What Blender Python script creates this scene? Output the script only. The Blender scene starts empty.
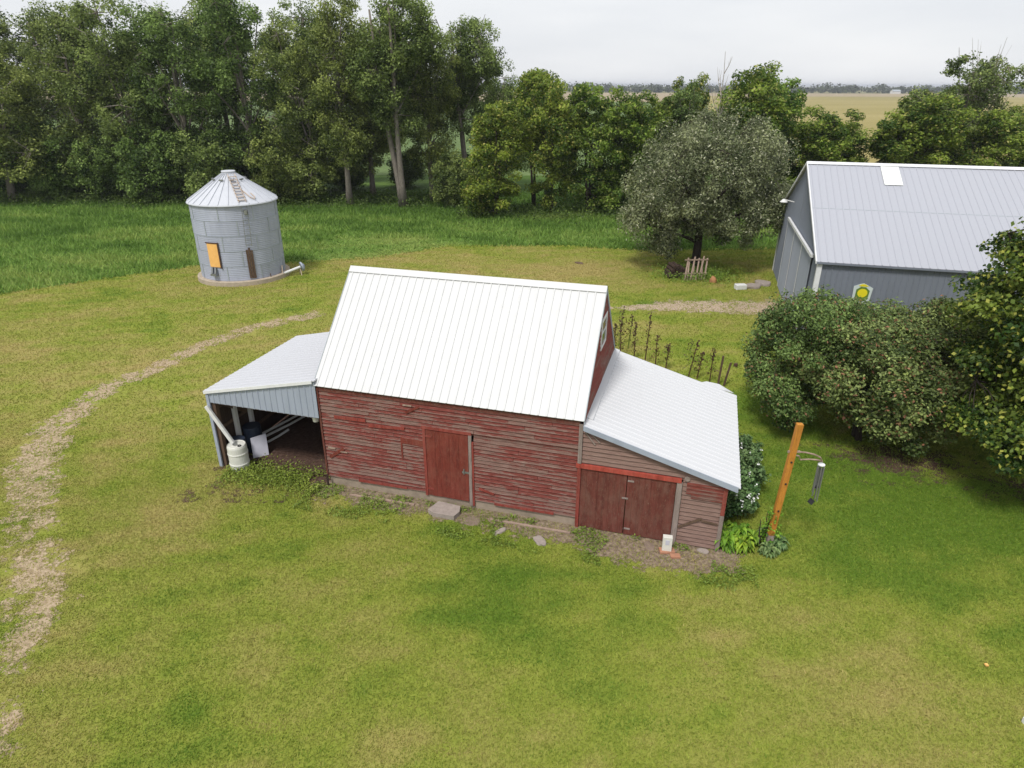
import bpy, math
import numpy as np
from mathutils import Matrix, Vector
R = math.radians
rng = np.random.default_rng(7)
C = bpy.context.scene.collection

# ------------------------------------------------------------------ camera
CAM_H = 11.0; F = 663.735; PITCH = .4235; ROLL = .0034
fw = Vector((0, math.cos(PITCH), -math.sin(PITCH)))
_u = Vector((0, math.sin(PITCH), math.cos(PITCH))); _r = Vector((1, 0, 0))
cr_, sr_ = math.cos(ROLL), math.sin(ROLL)
rx = _r*cr_ + _u*sr_; ux = -_r*sr_ + _u*cr_
cd = bpy.data.cameras.new('camera'); cam = bpy.data.objects.new('camera', cd); C.objects.link(cam)
cd.sensor_width = 36; cd.sensor_fit = 'HORIZONTAL'; cd.lens = F*36/1024
cd.clip_start = .1; cd.clip_end = 9000
M4 = Matrix(((rx.x, ux.x, -fw.x, 0), (rx.y, ux.y, -fw.y, 0), (rx.z, ux.z, -fw.z, CAM_H), (0, 0, 0, 1)))
cam.matrix_world = M4
bpy.context.scene.camera = cam

# ------------------------------------------------------------------ world, sun, exposure
SUN_EL, SUN_AZ = 58, -150          # azimuth clockwise from +Y
SUN_STR = 2.0; SKY_STR = .1; CLOUD = 6.3
world = bpy.data.worlds.new('World'); bpy.context.scene.world = world; world.use_nodes = True
nt = world.node_tree; nt.nodes.clear()
out = nt.nodes.new('ShaderNodeOutputWorld'); bg = nt.nodes.new('ShaderNodeBackground')
sky = nt.nodes.new('ShaderNodeTexSky'); sky.sky_type = 'NISHITA'; sky.sun_disc = False
sky.sun_elevation = R(SUN_EL); sky.sun_rotation = R(SUN_AZ); sky.air_density = 1.0; sky.dust_density = 2.0
tc = nt.nodes.new('ShaderNodeTexCoord')
mp = nt.nodes.new('ShaderNodeMapping'); mp.inputs['Scale'].default_value = (1.2, 1.2, 6)
ns = nt.nodes.new('ShaderNodeTexNoise'); ns.inputs['Scale'].default_value = 2.2; ns.inputs['Detail'].default_value = 5
rp = nt.nodes.new('ShaderNodeValToRGB')
rp.color_ramp.elements[0].position = .25; rp.color_ramp.elements[0].color = (CLOUD*.86, CLOUD*.885, CLOUD*.93, 1)
rp.color_ramp.elements[1].position = .75; rp.color_ramp.elements[1].color = (CLOUD*1.06, CLOUD*1.065, CLOUD*1.075, 1)
mx = nt.nodes.new('ShaderNodeMix'); mx.data_type = 'RGBA'; mx.inputs['Factor'].default_value = .93
nt.links.new(tc.outputs['Generated'], mp.inputs['Vector']); nt.links.new(mp.outputs['Vector'], ns.inputs['Vector'])
nt.links.new(ns.outputs['Fac'], rp.inputs['Fac'])
nt.links.new(sky.outputs['Color'], mx.inputs['A']); nt.links.new(rp.outputs['Color'], mx.inputs['B'])
nt.links.new(mx.outputs['Result'], bg.inputs['Color']); bg.inputs['Strength'].default_value = SKY_STR
nt.links.new(bg.outputs['Background'], out.inputs['Surface'])
sd = bpy.data.lights.new('sun', 'SUN'); sun = bpy.data.objects.new('sun', sd); C.objects.link(sun)
sd.energy = SUN_STR; sd.angle = R(11); sd.color = (1, .965, .9)
az, el = R(SUN_AZ), R(SUN_EL)
sdir = Vector((math.sin(az)*math.cos(el), math.cos(az)*math.cos(el), math.sin(el)))
sun.rotation_euler = sdir.to_track_quat('Z', 'Y').to_euler(); sun.location = (-20, -15, 40)
sc = bpy.context.scene
sc.view_settings.view_transform = 'Standard'; sc.view_settings.look = 'None'
sc.view_settings.exposure = 0.58; sc.view_settings.gamma = 1.0; sc.view_settings.use_curve_mapping = False
sc.render.engine = 'CYCLES'
sc.cycles.max_bounces = 6; sc.cycles.diffuse_bounces = 3; sc.cycles.transmission_bounces = 4
sc.cycles.transparent_max_bounces = 12; sc.cycles.volume_bounces = 0

# ------------------------------------------------------------------ helpers
def tag(o, label=None, cat=None, group=None, kind=None):
    if label: o['label'] = label
    if cat: o['category'] = cat
    if group: o['group'] = group
    if kind: o['kind'] = kind
    return o

def empty(name, loc, rz=0, label=None, cat=None, group=None):
    o = bpy.data.objects.new(name, None); C.objects.link(o); o.location = loc; o.rotation_euler = (0, 0, rz)
    return tag(o, label, cat, group)

def link(name, me, parent=None, loc=None):
    o = bpy.data.objects.new(name, me); C.objects.link(o)
    if parent: o.parent = parent
    if loc is not None: o.location = loc
    return o

def dup(root, loc, rz=0, scale=(1, 1, 1), label=None, group=None):
    r = root.copy(); C.objects.link(r); r.location = loc; r.rotation_euler = (0, 0, rz); r.scale = scale
    if label: r['label'] = label
    if group: r['group'] = group
    for ch in list(root.children):
        c = ch.copy(); C.objects.link(c); c.parent = r
        for g in list(ch.children):
            d = g.copy(); C.objects.link(d); d.parent = c
    return r

class MB:
    """collects faces of one mesh"""
    def __init__(s): s.v = []; s.f = []; s.a = []
    def poly(s, pts, a=.5):
        n = len(s.v); s.v += [tuple(p) for p in pts]; s.f.append(tuple(range(n, n+len(pts)))); s.a.append(a); return s
    def hexa(s, p, a=.5):          # 8 corners: bottom 4 ccw, top 4 ccw
        n = len(s.v); s.v += [tuple(q) for q in p]
        for f in ((3, 2, 1, 0), (4, 5, 6, 7), (0, 1, 5, 4), (1, 2, 6, 5), (2, 3, 7, 6), (3, 0, 4, 7)):
            s.f.append(tuple(n+i for i in f)); s.a.append(a)
        return s
    def box(s, x0, y0, z0, x1, y1, z1, a=.5):
        return s.hexa([(x0, y0, z0), (x1, y0, z0), (x1, y1, z0), (x0, y1, z0), (x0, y0, z1), (x1, y0, z1), (x1, y1, z1), (x0, y1, z1)], a)
    def beam(s, p, q, w, h, up=(0, 0, 1), a=.5):
        p = Vector(p); q = Vector(q); d = (q-p).normalized(); up = Vector(up)
        if abs(d.dot(up)) > .97: up = Vector((0, 1, 0))
        sx = d.cross(up).normalized()*(w/2); sy = sx.cross(d).normalized()*(h/2)
        return s.hexa([p-sx-sy, p+sx-sy, p+sx+sy, p-sx+sy, q-sx-sy, q+sx-sy, q+sx+sy, q-sx+sy], a)
    def tube(s, pts, rad, n=8, caps=True, a=.5):
        pts = [Vector(p) for p in pts]; k = len(pts)
        rad = rad if hasattr(rad, '__len__') else [rad]*k
        base = len(s.v); up = Vector((0, 0, 1)); prev = None
        for i, p in enumerate(pts):
            d = (pts[min(i+1, k-1)]-pts[max(i-1, 0)]).normalized()
            if prev is None:
                ax = d.cross(up if abs(d.z) < .9 else Vector((1, 0, 0))).normalized()
            else:
                ax = (prev-d*prev.dot(d)).normalized()
            prev = ax; ay = d.cross(ax)
            for j in range(n):
                t = 2*math.pi*j/n; s.v.append(tuple(p+(ax*math.cos(t)+ay*math.sin(t))*rad[i]))
        for i in range(k-1):
            for j in range(n):
                j2 = (j+1) % n; s.f.append((base+i*n+j, base+i*n+j2, base+(i+1)*n+j2, base+(i+1)*n+j)); s.a.append(a)
        if caps:
            s.f.append(tuple(base+j for j in reversed(range(n)))); s.a.append(a)
            s.f.append(tuple(base+(k-1)*n+j for j in range(n))); s.a.append(a)
        return s
    def lathe(s, prof, c=(0, 0, 0), n=24, a0=0, a1=2*math.pi, a=.5):
        full = abs(a1-a0-2*math.pi) < 1e-6; m = n if full else n+1; base = len(s.v)
        for (r, z) in prof:
            for j in range(m):
                t = a0+(a1-a0)*j/n; s.v.append((c[0]+r*math.cos(t), c[1]+r*math.sin(t), c[2]+z))
        for i in range(len(prof)-1):
            for j in range(n):
                j2 = (j+1) % m; s.f.append((base+i*m+j, base+i*m+j2, base+(i+1)*m+j2, base+(i+1)*m+j)); s.a.append(a)
        return s
    def build(s, name, mat, parent=None, loc=None, smooth=False, bevel=0):
        me = bpy.data.meshes.new(name); me.from_pydata(s.v, [], s.f); me.materials.append(mat)
        at = me.attributes.new('var', 'FLOAT', 'FACE'); at.data.foreach_set('value', np.array(s.a, 'f'))
        if smooth:
            me.polygons.foreach_set('use_smooth', np.ones(len(s.f), bool))
        o = link(name, me, parent, loc)
        if bevel:
            b = o.modifiers.new('bevel', 'BEVEL'); b.width = bevel; b.segments = 2; b.limit_method = 'ANGLE'
        return o

def mesh_np(name, V, Fc, mat, attr=None, parent=None, smooth=False):
    """V (n,3), Fc (m,k) ints: fast mesh"""
    me = bpy.data.meshes.new(name); V = np.asarray(V, 'f'); Fc = np.asarray(Fc, 'i'); m, k = Fc.shape
    me.vertices.add(len(V)); me.vertices.foreach_set('co', V.ravel())
    me.loops.add(m*k); me.loops.foreach_set('vertex_index', Fc.ravel())
    me.polygons.add(m); me.polygons.foreach_set('loop_start', np.arange(0, m*k, k, dtype='i'))
    me.update(calc_edges=True)
    for an, dom, vals in (attr or []):
        a = me.attributes.new(an, 'FLOAT', dom); a.data.foreach_set('value', np.asarray(vals, 'f'))
    if smooth: me.polygons.foreach_set('use_smooth', np.ones(m, bool))
    me.materials.append(mat)
    return link(name, me, parent)

_T = np.random.default_rng(3).random((8, 256, 256))
def vnoise(x, y, s, seed=0):
    x = np.asarray(x)/s+37.3; y = np.asarray(y)/s+91.7; xi = np.floor(x).astype(int); yi = np.floor(y).astype(int)
    fx = x-xi; fy = y-yi; fx = fx*fx*(3-2*fx); fy = fy*fy*(3-2*fy); T = _T[seed % 8]
    g = lambda a, b: T[a % 256, b % 256]
    return (g(xi, yi)*(1-fx)+g(xi+1, yi)*fx)*(1-fy)+(g(xi, yi+1)*(1-fx)+g(xi+1, yi+1)*fx)*fy
def fbm(x, y, s, seed=0, o=4):
    t = 0; w = 0
    for i in range(o):
        a = .55**i; t = t+a*vnoise(x, y, s/2**i, seed+i); w += a
    return t/w
def polydist(x, y, P):
    d = np.full(np.shape(x), 1e9)
    for (ax, ay), (bx, by) in zip(P[:-1], P[1:]):
        vx, vy = bx-ax, by-ay; t = np.clip(((x-ax)*vx+(y-ay)*vy)/(vx*vx+vy*vy), 0, 1)
        d = np.minimum(d, np.hypot(x-ax-t*vx, y-ay-t*vy))
    return d

# ------------------------------------------------------------------ materials
class NT:
    def __init__(s, name):
        s.m = bpy.data.materials.new(name); s.m.use_nodes = True; s.t = s.m.node_tree
        s.b = s.t.nodes['Principled BSDF']; s.out = s.t.nodes['Material Output']
    def n(s, k, **kw):
        q = s.t.nodes.new('ShaderNode'+k)
        for a, b in kw.items(): setattr(q, a, b)
        return q
    def l(s, a, b): s.t.links.new(a, b)
    def noise(s, scale=5, vec=(1, 1, 1), detail=4, rough=.55, coord='Object', loc=(0, 0, 0)):
        tc = s.n('TexCoord'); mp = s.n('Mapping'); mp.inputs['Scale'].default_value = vec; mp.inputs['Location'].default_value = loc
        q = s.n('TexNoise'); q.inputs['Scale'].default_value = scale; q.inputs['Detail'].default_value = detail; q.inputs['Roughness'].default_value = rough
        s.l(tc.outputs[coord], mp.inputs['Vector']); s.l(mp.outputs['Vector'], q.inputs['Vector']); return q.outputs['Fac']
    def attr(s, name='var'):
        q = s.n('Attribute'); q.attribute_name = name; return q.outputs['Fac']
    def ramp(s, fac, stops, interp='LINEAR'):
        q = s.n('ValToRGB'); cr = q.color_ramp; cr.interpolation = interp
        while len(cr.elements) < len(stops): cr.elements.new(.5)
        for e, (p, c) in zip(cr.elements, stops):
            e.position = p; e.color = (*c, 1) if len(c) == 3 else c
        s.l(fac, q.inputs['Fac']); return q.outputs['Color']
    def math(s, op, a, b=None, clamp=False):
        q = s.n('Math'); q.operation = op; q.use_clamp = clamp
        for i, v in enumerate((a, b)):
            if v is None: continue
            if isinstance(v, (int, float)): q.inputs[i].default_value = v
            else: s.l(v, q.inputs[i])
        return q.outputs[0]
    def mix(s, fac, a, b, mode='MIX'):
        q = s.n('Mix'); q.data_type = 'RGBA'; q.blend_type = mode
        for nm, v in (('Factor', fac), ('A', a), ('B', b)):
            i = [z for z in q.inputs if z.name == nm and (z.type == 'RGBA' or nm == 'Factor') and z.enabled][0]
            if isinstance(v, (int, float)): i.default_value = v
            elif isinstance(v, tuple): i.default_value = (*v, 1)
            else: s.l(v, i)
        return [z for z in q.outputs if z.type == 'RGBA'][0]
    def bump(s, h, strength=.3, dist=.02):
        q = s.n('Bump'); q.inputs['Strength'].default_value = strength; q.inputs['Distance'].default_value = dist
        s.l(h, q.inputs['Height']); s.l(q.outputs['Normal'], s.b.inputs['Normal'])
    def fin(s, col=None, rough=.6, metal=0, spec=.5):
        if col is not None:
            if isinstance(col, tuple): s.b.inputs['Base Color'].default_value = (*col, 1)
            else: s.l(col, s.b.inputs['Base Color'])
        if isinstance(rough, (int, float)): s.b.inputs['Roughness'].default_value = rough
        else: s.l(rough, s.b.inputs['Roughness'])
        s.b.inputs['Metallic'].default_value = metal; s.b.inputs['Specular IOR Level'].default_value = spec
        return s.m

def plain(name, col, rough=.6, metal=0, dirt=.25, dcol=None, scale=4, vec=(1, 1, 1), spec=.4):
    t = NT(name); dcol = dcol or tuple(c*.45 for c in col)
    f = t.noise(scale, vec, 6, .65); f = t.ramp(f, [(.35, (1, 1, 1)), (.75, (0, 0, 0))])
    f = t.math('MULTIPLY', t.math('SUBTRACT', 1.0, f), dirt)
    t.bump(t.noise(40, vec, 3), .12, .004)
    return t.fin(t.mix(f, col, dcol), rough, metal, spec)

def leafmat(name, c1, c2, c3=None, p3=0., trans=.35, dark=.0, spec=.25):
    """c1..c2 by clump attribute, c3 on a share p3 of the leaves"""
    t = NT(name)
    rnd = t.n('NewGeometry').outputs['Random Per Island']
    col = t.ramp(t.attr('var'), [(.1, c1), (.9, c2)])
    br = t.ramp(rnd, [(0, (.62, .62, .62)), (.5, (1, 1, 1)), (1, (1.35, 1.3, 1.2))])
    col = t.mix(1.0, col, br, 'MULTIPLY')
    if c3:
        r2 = t.math('FRACT', t.math('MULTIPLY', rnd, 17.31)); k = t.math('LESS_THAN', r2, p3); col = t.mix(k, col, c3)
    oi = t.n('ObjectInfo').outputs['Random']
    col = t.mix(1.0, col, t.ramp(oi, [(0, (.80, .95, .85)), (.5, (1, 1, 1)), (1, (1.12, 1.05, .94))]), 'MULTIPLY')
    t.b.inputs['Roughness'].default_value = .55; t.b.inputs['Specular IOR Level'].default_value = spec
    t.l(col, t.b.inputs['Base Color'])
    tr = t.n('BsdfTranslucent'); t.l(col, tr.inputs['Color'])
    ms = t.n('MixShader'); ms.inputs[0].default_value = trans
    t.l(t.b.outputs[0], ms.inputs[1]); t.l(tr.outputs[0], ms.inputs[2]); t.l(ms.outputs[0], t.out.inputs['Surface'])
    return t.m

def barkmat(name, c1, c2):
    t = NT(name); f = t.noise(6, (3, 3, .5), 5, .7); t.bump(f, .6, .03)
    return t.fin(t.ramp(f, [(.3, c1), (.7, c2)]), .9, 0, .2)

def siding(name, red=(.165, .036, .029), wood=(.165, .092, .076), amount=.5, lite=(.31, .215, .185), z0=.30, h=.112):
    """weathered boards: streaks of old red paint over bare greying wood; 'var' differs from board to board"""
    t = NT(name)
    a = t.noise(.9, (.8, .8, 3.2), 6, .75)
    b = t.noise(2.6, (.45, .45, 24), 6, .8, loc=(3, 1, 2))
    v = t.attr('var')
    s = t.math('ADD', t.math('MULTIPLY', a, 1.1), t.math('ADD', t.math('MULTIPLY', b, .75), t.math('MULTIPLY', v, .16)))
    sx = t.n('SeparateXYZ'); tc = t.n('TexCoord'); t.l(tc.outputs['Object'], sx.inputs[0])
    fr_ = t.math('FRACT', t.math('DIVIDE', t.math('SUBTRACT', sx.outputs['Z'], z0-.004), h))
    s = t.math('ADD', s, t.math('MULTIPLY', t.math('SUBTRACT', fr_, .5), .16))      # lap shade put into the paint wear: redder above, barer at drip edge
    m = t.ramp(s, [(1.085-amount*.2, (0, 0, 0)), (1.21-amount*.2, (.88, .88, .88))])
    wn = t.noise(2.5, (1, 1, 40), 6, .8, loc=(7, 0, 0))
    w = t.ramp(wn, [(.30, (.085, .055, .048)), (.47, wood), (.66, lite)])
    rn = t.noise(5, (1, 1, 6), 4, .6, loc=(1, 9, 4))
    rd = t.ramp(rn, [(.25, tuple(c*.6 for c in red)), (.5, red), (.75, tuple(min(1, c*1.45+.012) for c in red))])
    col = t.mix(m, w, rd)
    en = t.noise(3, (1.2, 1.2, 9), 4, .6, loc=(5, 5, 5))
    edge = t.ramp(fr_, [(.0, (1, 1, 1)), (.16, (1, 1, 1)), (.26, (0, 0, 0))])  # pale bare drip edge, brings out the painted course lines
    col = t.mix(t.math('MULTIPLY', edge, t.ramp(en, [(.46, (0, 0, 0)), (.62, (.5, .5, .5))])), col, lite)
    lap_shade = t.ramp(fr_, [(.78, (0, 0, 0)), (.9, (1, 1, 1))])  # dark band under each lap: its shadow line painted into the colour
    col = t.mix(t.math('MULTIPLY', lap_shade, t.ramp(en, [(.3, (.85, .85, .85)), (.7, (.35, .35, .35))])), col, (.05, .032, .028))
    sp = t.ramp(t.noise(9, (.8, .8, 20), 3, .5, loc=(2, 2, 2)), [(.69, (0, 0, 0)), (.74, (1, 1, 1))])
    col = t.mix(t.math('MULTIPLY', sp, .55), col, lite)
    t.bump(wn, .5, .006)
    return t.fin(col, .85, 0, .15)

def doorpaint(name, red, worn, amt=.45):
    t = NT(name)
    a = t.noise(2.2, (4, 4, .6), 6, .75); b = t.noise(16, (3, 3, .7), 3, .6, loc=(4, 4, 4))
    col = t.ramp(a, [(.3, tuple(c*.62 for c in red)), (.52, red), (.72, tuple(min(1, c*1.3+.01) for c in red))])
    col = t.mix(t.ramp(b, [(.60, (0, 0, 0)), (.72, (amt, amt, amt))]), col, worn)
    f2 = t.noise(1.7, (1.5, 1.5, .9), 6, .8, loc=(9, 2, 5)); col = t.mix(t.ramp(f2, [(.45, (0, 0, 0)), (.66, (amt*.8, amt*.8, amt*.8))]), col, tuple((p+q_)/2 for p, q_ in zip(red, worn)))
    g = t.n('SeparateXYZ'); tc = t.n('TexCoord'); t.l(tc.outputs['Object'], g.inputs[0])
    t.bump(t.noise(10, (6, 6, .5), 4), .3, .005)
    return t.fin(col, .75, 0, .2)

def metalsheet(name, col, rough=.45, metal=0., streak=.2, dcol=(.3, .3, .3), vec=(3, 3, 1)):
    t = NT(name); a = t.noise(1.1, vec, 6, .6); b = t.noise(14, (1, 1, 1), 3, .5)
    c = t.mix(t.ramp(a, [(.4, (0, 0, 0)), (.8, (streak, streak, streak))]), col, dcol)
    c = t.mix(t.ramp(b, [(.6, (0, 0, 0)), (.75, (.1, .1, .1))]), c, dcol)
    return t.fin(c, rough, metal, .4)

M = {}
M['roof_white'] = metalsheet('white roof metal', (.585, .59, .60), .6, 0, .22, (.40, .40, .41))
M['roof_lean'] = metalsheet('pale grey roof metal', (.565, .575, .60), .6, 0, .12, (.5, .5, .52))
M['roof_left'] = metalsheet('left lean-to roof metal', (.49, .50, .535), .5, 0, .15, (.4, .4, .44))
M['roof_grey'] = metalsheet('grey roof metal', (.365, .378, .425), .5, 0, .22, (.38, .38, .42))
M['galv'] = metalsheet('galvanised sheet', (.33, .37, .455), .5, 0, .5, (.22, .25, .31))
M['bin'] = metalsheet('bin sheet', (.36, .405, .47), .42, .3, .4, (.27, .31, .37), (2, 2, .7))
M['binroof'] = metalsheet('bin roof sheet', (.50, .52, .57), .7, 0, .35, (.34, .36, .40))
M['pbwall'] = metalsheet('blue grey wall sheet', (.18, .20, .245), .5, 0, .3, (.12, .14, .17), (2, 2, .4))
M['pbdoor'] = metalsheet('grey door sheet', (.27, .295, .35), .5, 0, .25, (.17, .19, .24), (2, 2, .4))  # lightened to put the sunlit gable tone into the doors
M['trimwhite'] = plain('white trim', (.72, .73, .75), .5, 0, .25)
M['trimgrey'] = plain('grey trim', (.34, .38, .41), .5, 0, .3)
M['skylight'] = plain('skylight sheet', (.80, .82, .79), .4, 0, .25, (.55, .55, .45))
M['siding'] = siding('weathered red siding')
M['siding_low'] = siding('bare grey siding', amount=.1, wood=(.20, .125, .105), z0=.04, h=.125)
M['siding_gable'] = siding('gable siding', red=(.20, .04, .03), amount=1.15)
M['redboard'] = doorpaint('bright red board', (.23, .045, .034), (.3, .16, .13), .6)
M['lintelred'] = doorpaint('lintel red', (.36, .065, .045), (.34, .17, .14), .4)
M['door'] = doorpaint('red door paint', (.17, .036, .025), (.24, .115, .085), .7)
M['gate'] = doorpaint('dull red gate paint', (.135, .040, .030), (.19, .125, .095), 1.0)
M['greywood'] = doorpaint('grey wood', (.27, .22, .20), (.12, .09, .08), .7)
M['brownwood'] = doorpaint('brown wood', (.13, .085, .06), (.06, .04, .03), .7)
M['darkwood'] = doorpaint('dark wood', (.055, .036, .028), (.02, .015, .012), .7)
M['lath'] = doorpaint('pinkish lath', (.34, .25, .20), (.2, .14, .11), .7)
M['postwood'] = doorpaint('stained post', (.50, .215, .035), (.20, .08, .03), .9)
M['concrete'] = plain('concrete', (.34, .275, .215), .9, 0, .7, (.15, .12, .09), 3)
M['binconcrete'] = plain('pale concrete', (.42, .35, .27), .9, 0, .6, (.2, .17, .13), 4)
M['stone'] = plain('stone', (.34, .29, .26), .9, 0, .6, (.16, .13, .12), 7)
M['brownstone'] = plain('brown stone', (.24, .18, .14), .95, 0, .7, (.12, .09, .07), 9)
M['brick'] = plain('orange brick', (.42, .2, .12), .9, 0, .5, (.2, .12, .09), 7)
M['plastic'] = plain('white plastic', (.66, .66, .62), .45, 0, .4, (.4, .39, .34), 5)
M['whitepaint'] = plain('white paint', (.70, .70, .70), .55, 0, .3, (.4, .4, .4), 5)
M['boxwhite'] = plain('cream box', (.66, .65, .60), .5, 0, .3, (.42, .4, .36), 6)
M['panel'] = plain('lilac white panel', (.50, .50, .58), .6, 0, .3, (.3, .3, .36), 4)
M['navy'] = plain('navy tarp', (.02, .03, .055), .5, 0, .4, (.012, .014, .02), 6)
M['dark'] = plain('dark metal', (.03, .03, .032), .5, .2, .3)
M['steel'] = plain('steel', (.30, .31, .32), .35, .6, .3)
M['rust'] = plain('rusty iron', (.10, .055, .04), .8, .2, .5, (.04, .025, .02), 8)
M['orange'] = plain('orange board', (.84, .47, .15), .7, 0, .35, (.55, .28, .08), 6)
M['tanladder'] = plain('tan ladder', (.52, .42, .34), .7, 0, .4, (.3, .22, .18), 8)
M['yellow'] = plain('sign yellow', (.72, .62, .02), .5, 0, .1)
M['signgreen'] = plain('sign green', (.12, .2, .03), .5, 0, .1)
M['signwhite'] = plain('sign grey white', (.55, .62, .62), .5, 0, .15)
M['pumpkin'] = plain('tan orange', (.42, .2, .09), .7, 0, .4)
M['black'] = plain('black sail', (.012, .012, .014), .5, 0, .2)
g_ = NT('window glass'); g_.fin((.03, .035, .04), .08, 0, .8); M['glass'] = g_.m
M['bark'] = barkmat('cottonwood bark', (.10, .085, .07), (.28, .25, .215))
M['barkdark'] = barkmat('dark bark', (.02, .015, .012), (.07, .055, .045))
M['barkpale'] = barkmat('dead pale wood', (.22, .19, .165), (.42, .38, .34))
M['stalk'] = barkmat('dry stalk', (.045, .022, .014), (.13, .07, .045))
M['leaf_cotton'] = leafmat('cottonwood leaves', (.05, .085, .018), (.32, .40, .12), trans=.45)
M['leaf_elder'] = leafmat('box elder leaves', (.055, .11, .016), (.30, .40, .065), (.42, .42, .12), .1, trans=.45)
M['leaf_under'] = leafmat('understory leaves', (.03, .06, .014), (.14, .21, .05))
M['leaf_olive'] = leafmat('silver green leaves', (.07, .096, .044), (.27, .315, .175), (.46, .48, .36), .1, trans=.25)
M['leaf_apple'] = leafmat('crab apple leaves', (.055, .09, .024), (.29, .36, .12), (.36, .17, .10), .06, trans=.3)
M['leaf_maple'] = leafmat('maple leaves', (.03, .065, .010), (.22, .27, .045), (.46, .43, .09), .09, trans=.35)
M['leaf_sparse'] = leafmat('sparse tree leaves', (.07, .11, .03), (.26, .32, .10))
M['leaf_far'] = leafmat('far leaves', (.028, .045, .022), (.06, .085, .035), trans=.1)
M['leaf_hosta'] = leafmat('hosta leaves', (.09, .20, .014), (.27, .40, .045), trans=.25)
M['leaf_shrub'] = leafmat('shrub leaves', (.06, .125, .04), (.22, .32, .13), trans=.25)
M['leaf_weed'] = leafmat('weed leaves', (.16, .24, .035), (.30, .38, .08))
M['leaf_dry'] = leafmat('dry leaves', (.10, .06, .03), (.24, .2, .09), (.2, .24, .06), .2)
M['petal'] = plain('white petals', (.75, .76, .74), .6, 0, .1)
M['seed'] = plain('dry seed heads', (.08, .045, .03), .9, 0, .3)

def grassmat(name, c1, c2, c3):
    t = NT(name)
    rnd = t.n('NewGeometry').outputs['Random Per Island']
    col = t.ramp(t.attr('var'), [(.12, c1), (.45, c2), (.9, c3)])
    col = t.mix(1.0, col, t.ramp(rnd, [(0, (.76, .78, .74)), (1, (1.22, 1.2, 1.2))]), 'MULTIPLY')
    t.b.inputs['Roughness'].default_value = .7; t.b.inputs['Specular IOR Level'].default_value = .15
    t.l(col, t.b.inputs['Base Color'])
    tr = t.n('BsdfTranslucent'); t.l(col, tr.inputs['Color'])
    ms = t.n('MixShader'); ms.inputs[0].default_value = .3
    t.l(t.b.outputs[0], ms.inputs[1]); t.l(tr.outputs[0], ms.inputs[2]); t.l(ms.outputs[0], t.out.inputs['Surface'])
    return t.m
LAWN = [(.13, .225, .026), (.285, .335, .056), (.42, .355, .135)]
MEAD = [(.10, .19, .032), (.185, .31, .062), (.29, .37, .095)]
M['blade'] = grassmat('lawn blades', *LAWN)
M['meadow'] = grassmat('meadow blades', *MEAD)

def groundmat(name, stops, scale=.35, fine=60, b=.5, soil=None):
    t = NT(name); v = t.attr('var'); f = t.noise(fine, (1, 1, 1), 5, .75); g = t.noise(scale*8, (1, 1, 1), 5, .6)
    x = t.math('ADD', v, t.math('MULTIPLY', t.math('SUBTRACT', g, .5), .25), True)
    col = t.ramp(x, [(.12, stops[0]), (.45, stops[1]), (.9, stops[2])])
    col = t.mix(1.0, col, t.ramp(f, [(.3, (.6, .62, .55)), (.7, (1.3, 1.25, 1.25))]), 'MULTIPLY')
    if soil: col = t.mix(t.attr('soil'), col, soil)
    t.bump(f, b, .03)
    return t.fin(col, .95, 0, .1)
M['lawn'] = groundmat('lawn ground', [tuple(c*.8 for c in s) for s in LAWN])
M['mead_ground'] = groundmat('meadow ground', [tuple(c*.6 for c in s) for s in MEAD])

def dirtmat(name, cols, thr=.5, soft=.12):
    """bare soil: opaque where the wear is, nothing where the turf is whole"""
    t = NT(name)
    f = t.noise(9, (1, 1, 1), 6, .7); g = t.noise(1.6, (1, 1, 1), 5, .65, loc=(4, 2, 0))
    col = t.ramp(f, [(.3, cols[0]), (.5, cols[1]), (.7, cols[2])])
    t.fin(col, .95, 0, .1); t.bump(t.noise(25, (1, 1, 1), 5, .7), .6, .03)
    a = t.math('ADD', t.attr('soil'), t.math('ADD', t.math('MULTIPLY', t.math('SUBTRACT', g, .5), 1.5), t.math('MULTIPLY', t.math('SUBTRACT', f, .5), .9)))
    a = t.ramp(a, [(thr, (0, 0, 0)), (thr+soft, (1, 1, 1))])
    tr = t.n('BsdfTransparent'); ms = t.n('MixShader'); t.l(a, ms.inputs[0])
    t.l(tr.outputs[0], ms.inputs[1]); t.l(t.b.outputs[0], ms.inputs[2]); t.l(ms.outputs[0], t.out.inputs['Surface'])
    return t.m
M['dirt_track'] = dirtmat('track soil', [(.21, .155, .10), (.37, .285, .19), (.50, .405, .295)])
M['dirt_drive'] = dirtmat('drive soil', [(.24, .18, .125), (.40, .31, .23), (.52, .43, .34)])
M['dirt_wall'] = dirtmat('damp soil by wall', [(.09, .065, .045), (.21, .16, .115), (.36, .285, .215)])
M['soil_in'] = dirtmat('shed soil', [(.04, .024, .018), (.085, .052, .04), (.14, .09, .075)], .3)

def fieldmat(name, c1, c2, c3, sc=(.004, .02, 1), rows=0):
    t = NT(name); f = t.noise(1, sc, 6, .6); g = t.noise(.9, (1, 1, 1), 4, .7)
    col = t.ramp(f, [(.3, c1), (.5, c2), (.7, c3)])
    col = t.mix(1.0, col, t.ramp(g, [(.3, (.8, .8, .8)), (.7, (1.18, 1.18, 1.18))]), 'MULTIPLY')
    t.bump(g, .5, .2)
    return t.fin(col, .95, 0, .05)
M['far_ground'] = fieldmat('far ground', (.11, .14, .05), (.2, .19, .09), (.30, .25, .14))
M['field_gold'] = fieldmat('golden field', (.23, .20, .075), (.29, .245, .098), (.34, .285, .13))
M['field_tan'] = fieldmat('tan stubble', (.27, .215, .14), (.32, .26, .17), (.36, .3, .2))
M['field_green'] = fieldmat('green field', (.085, .13, .05), (.115, .165, .062), (.15, .2, .08))

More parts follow.
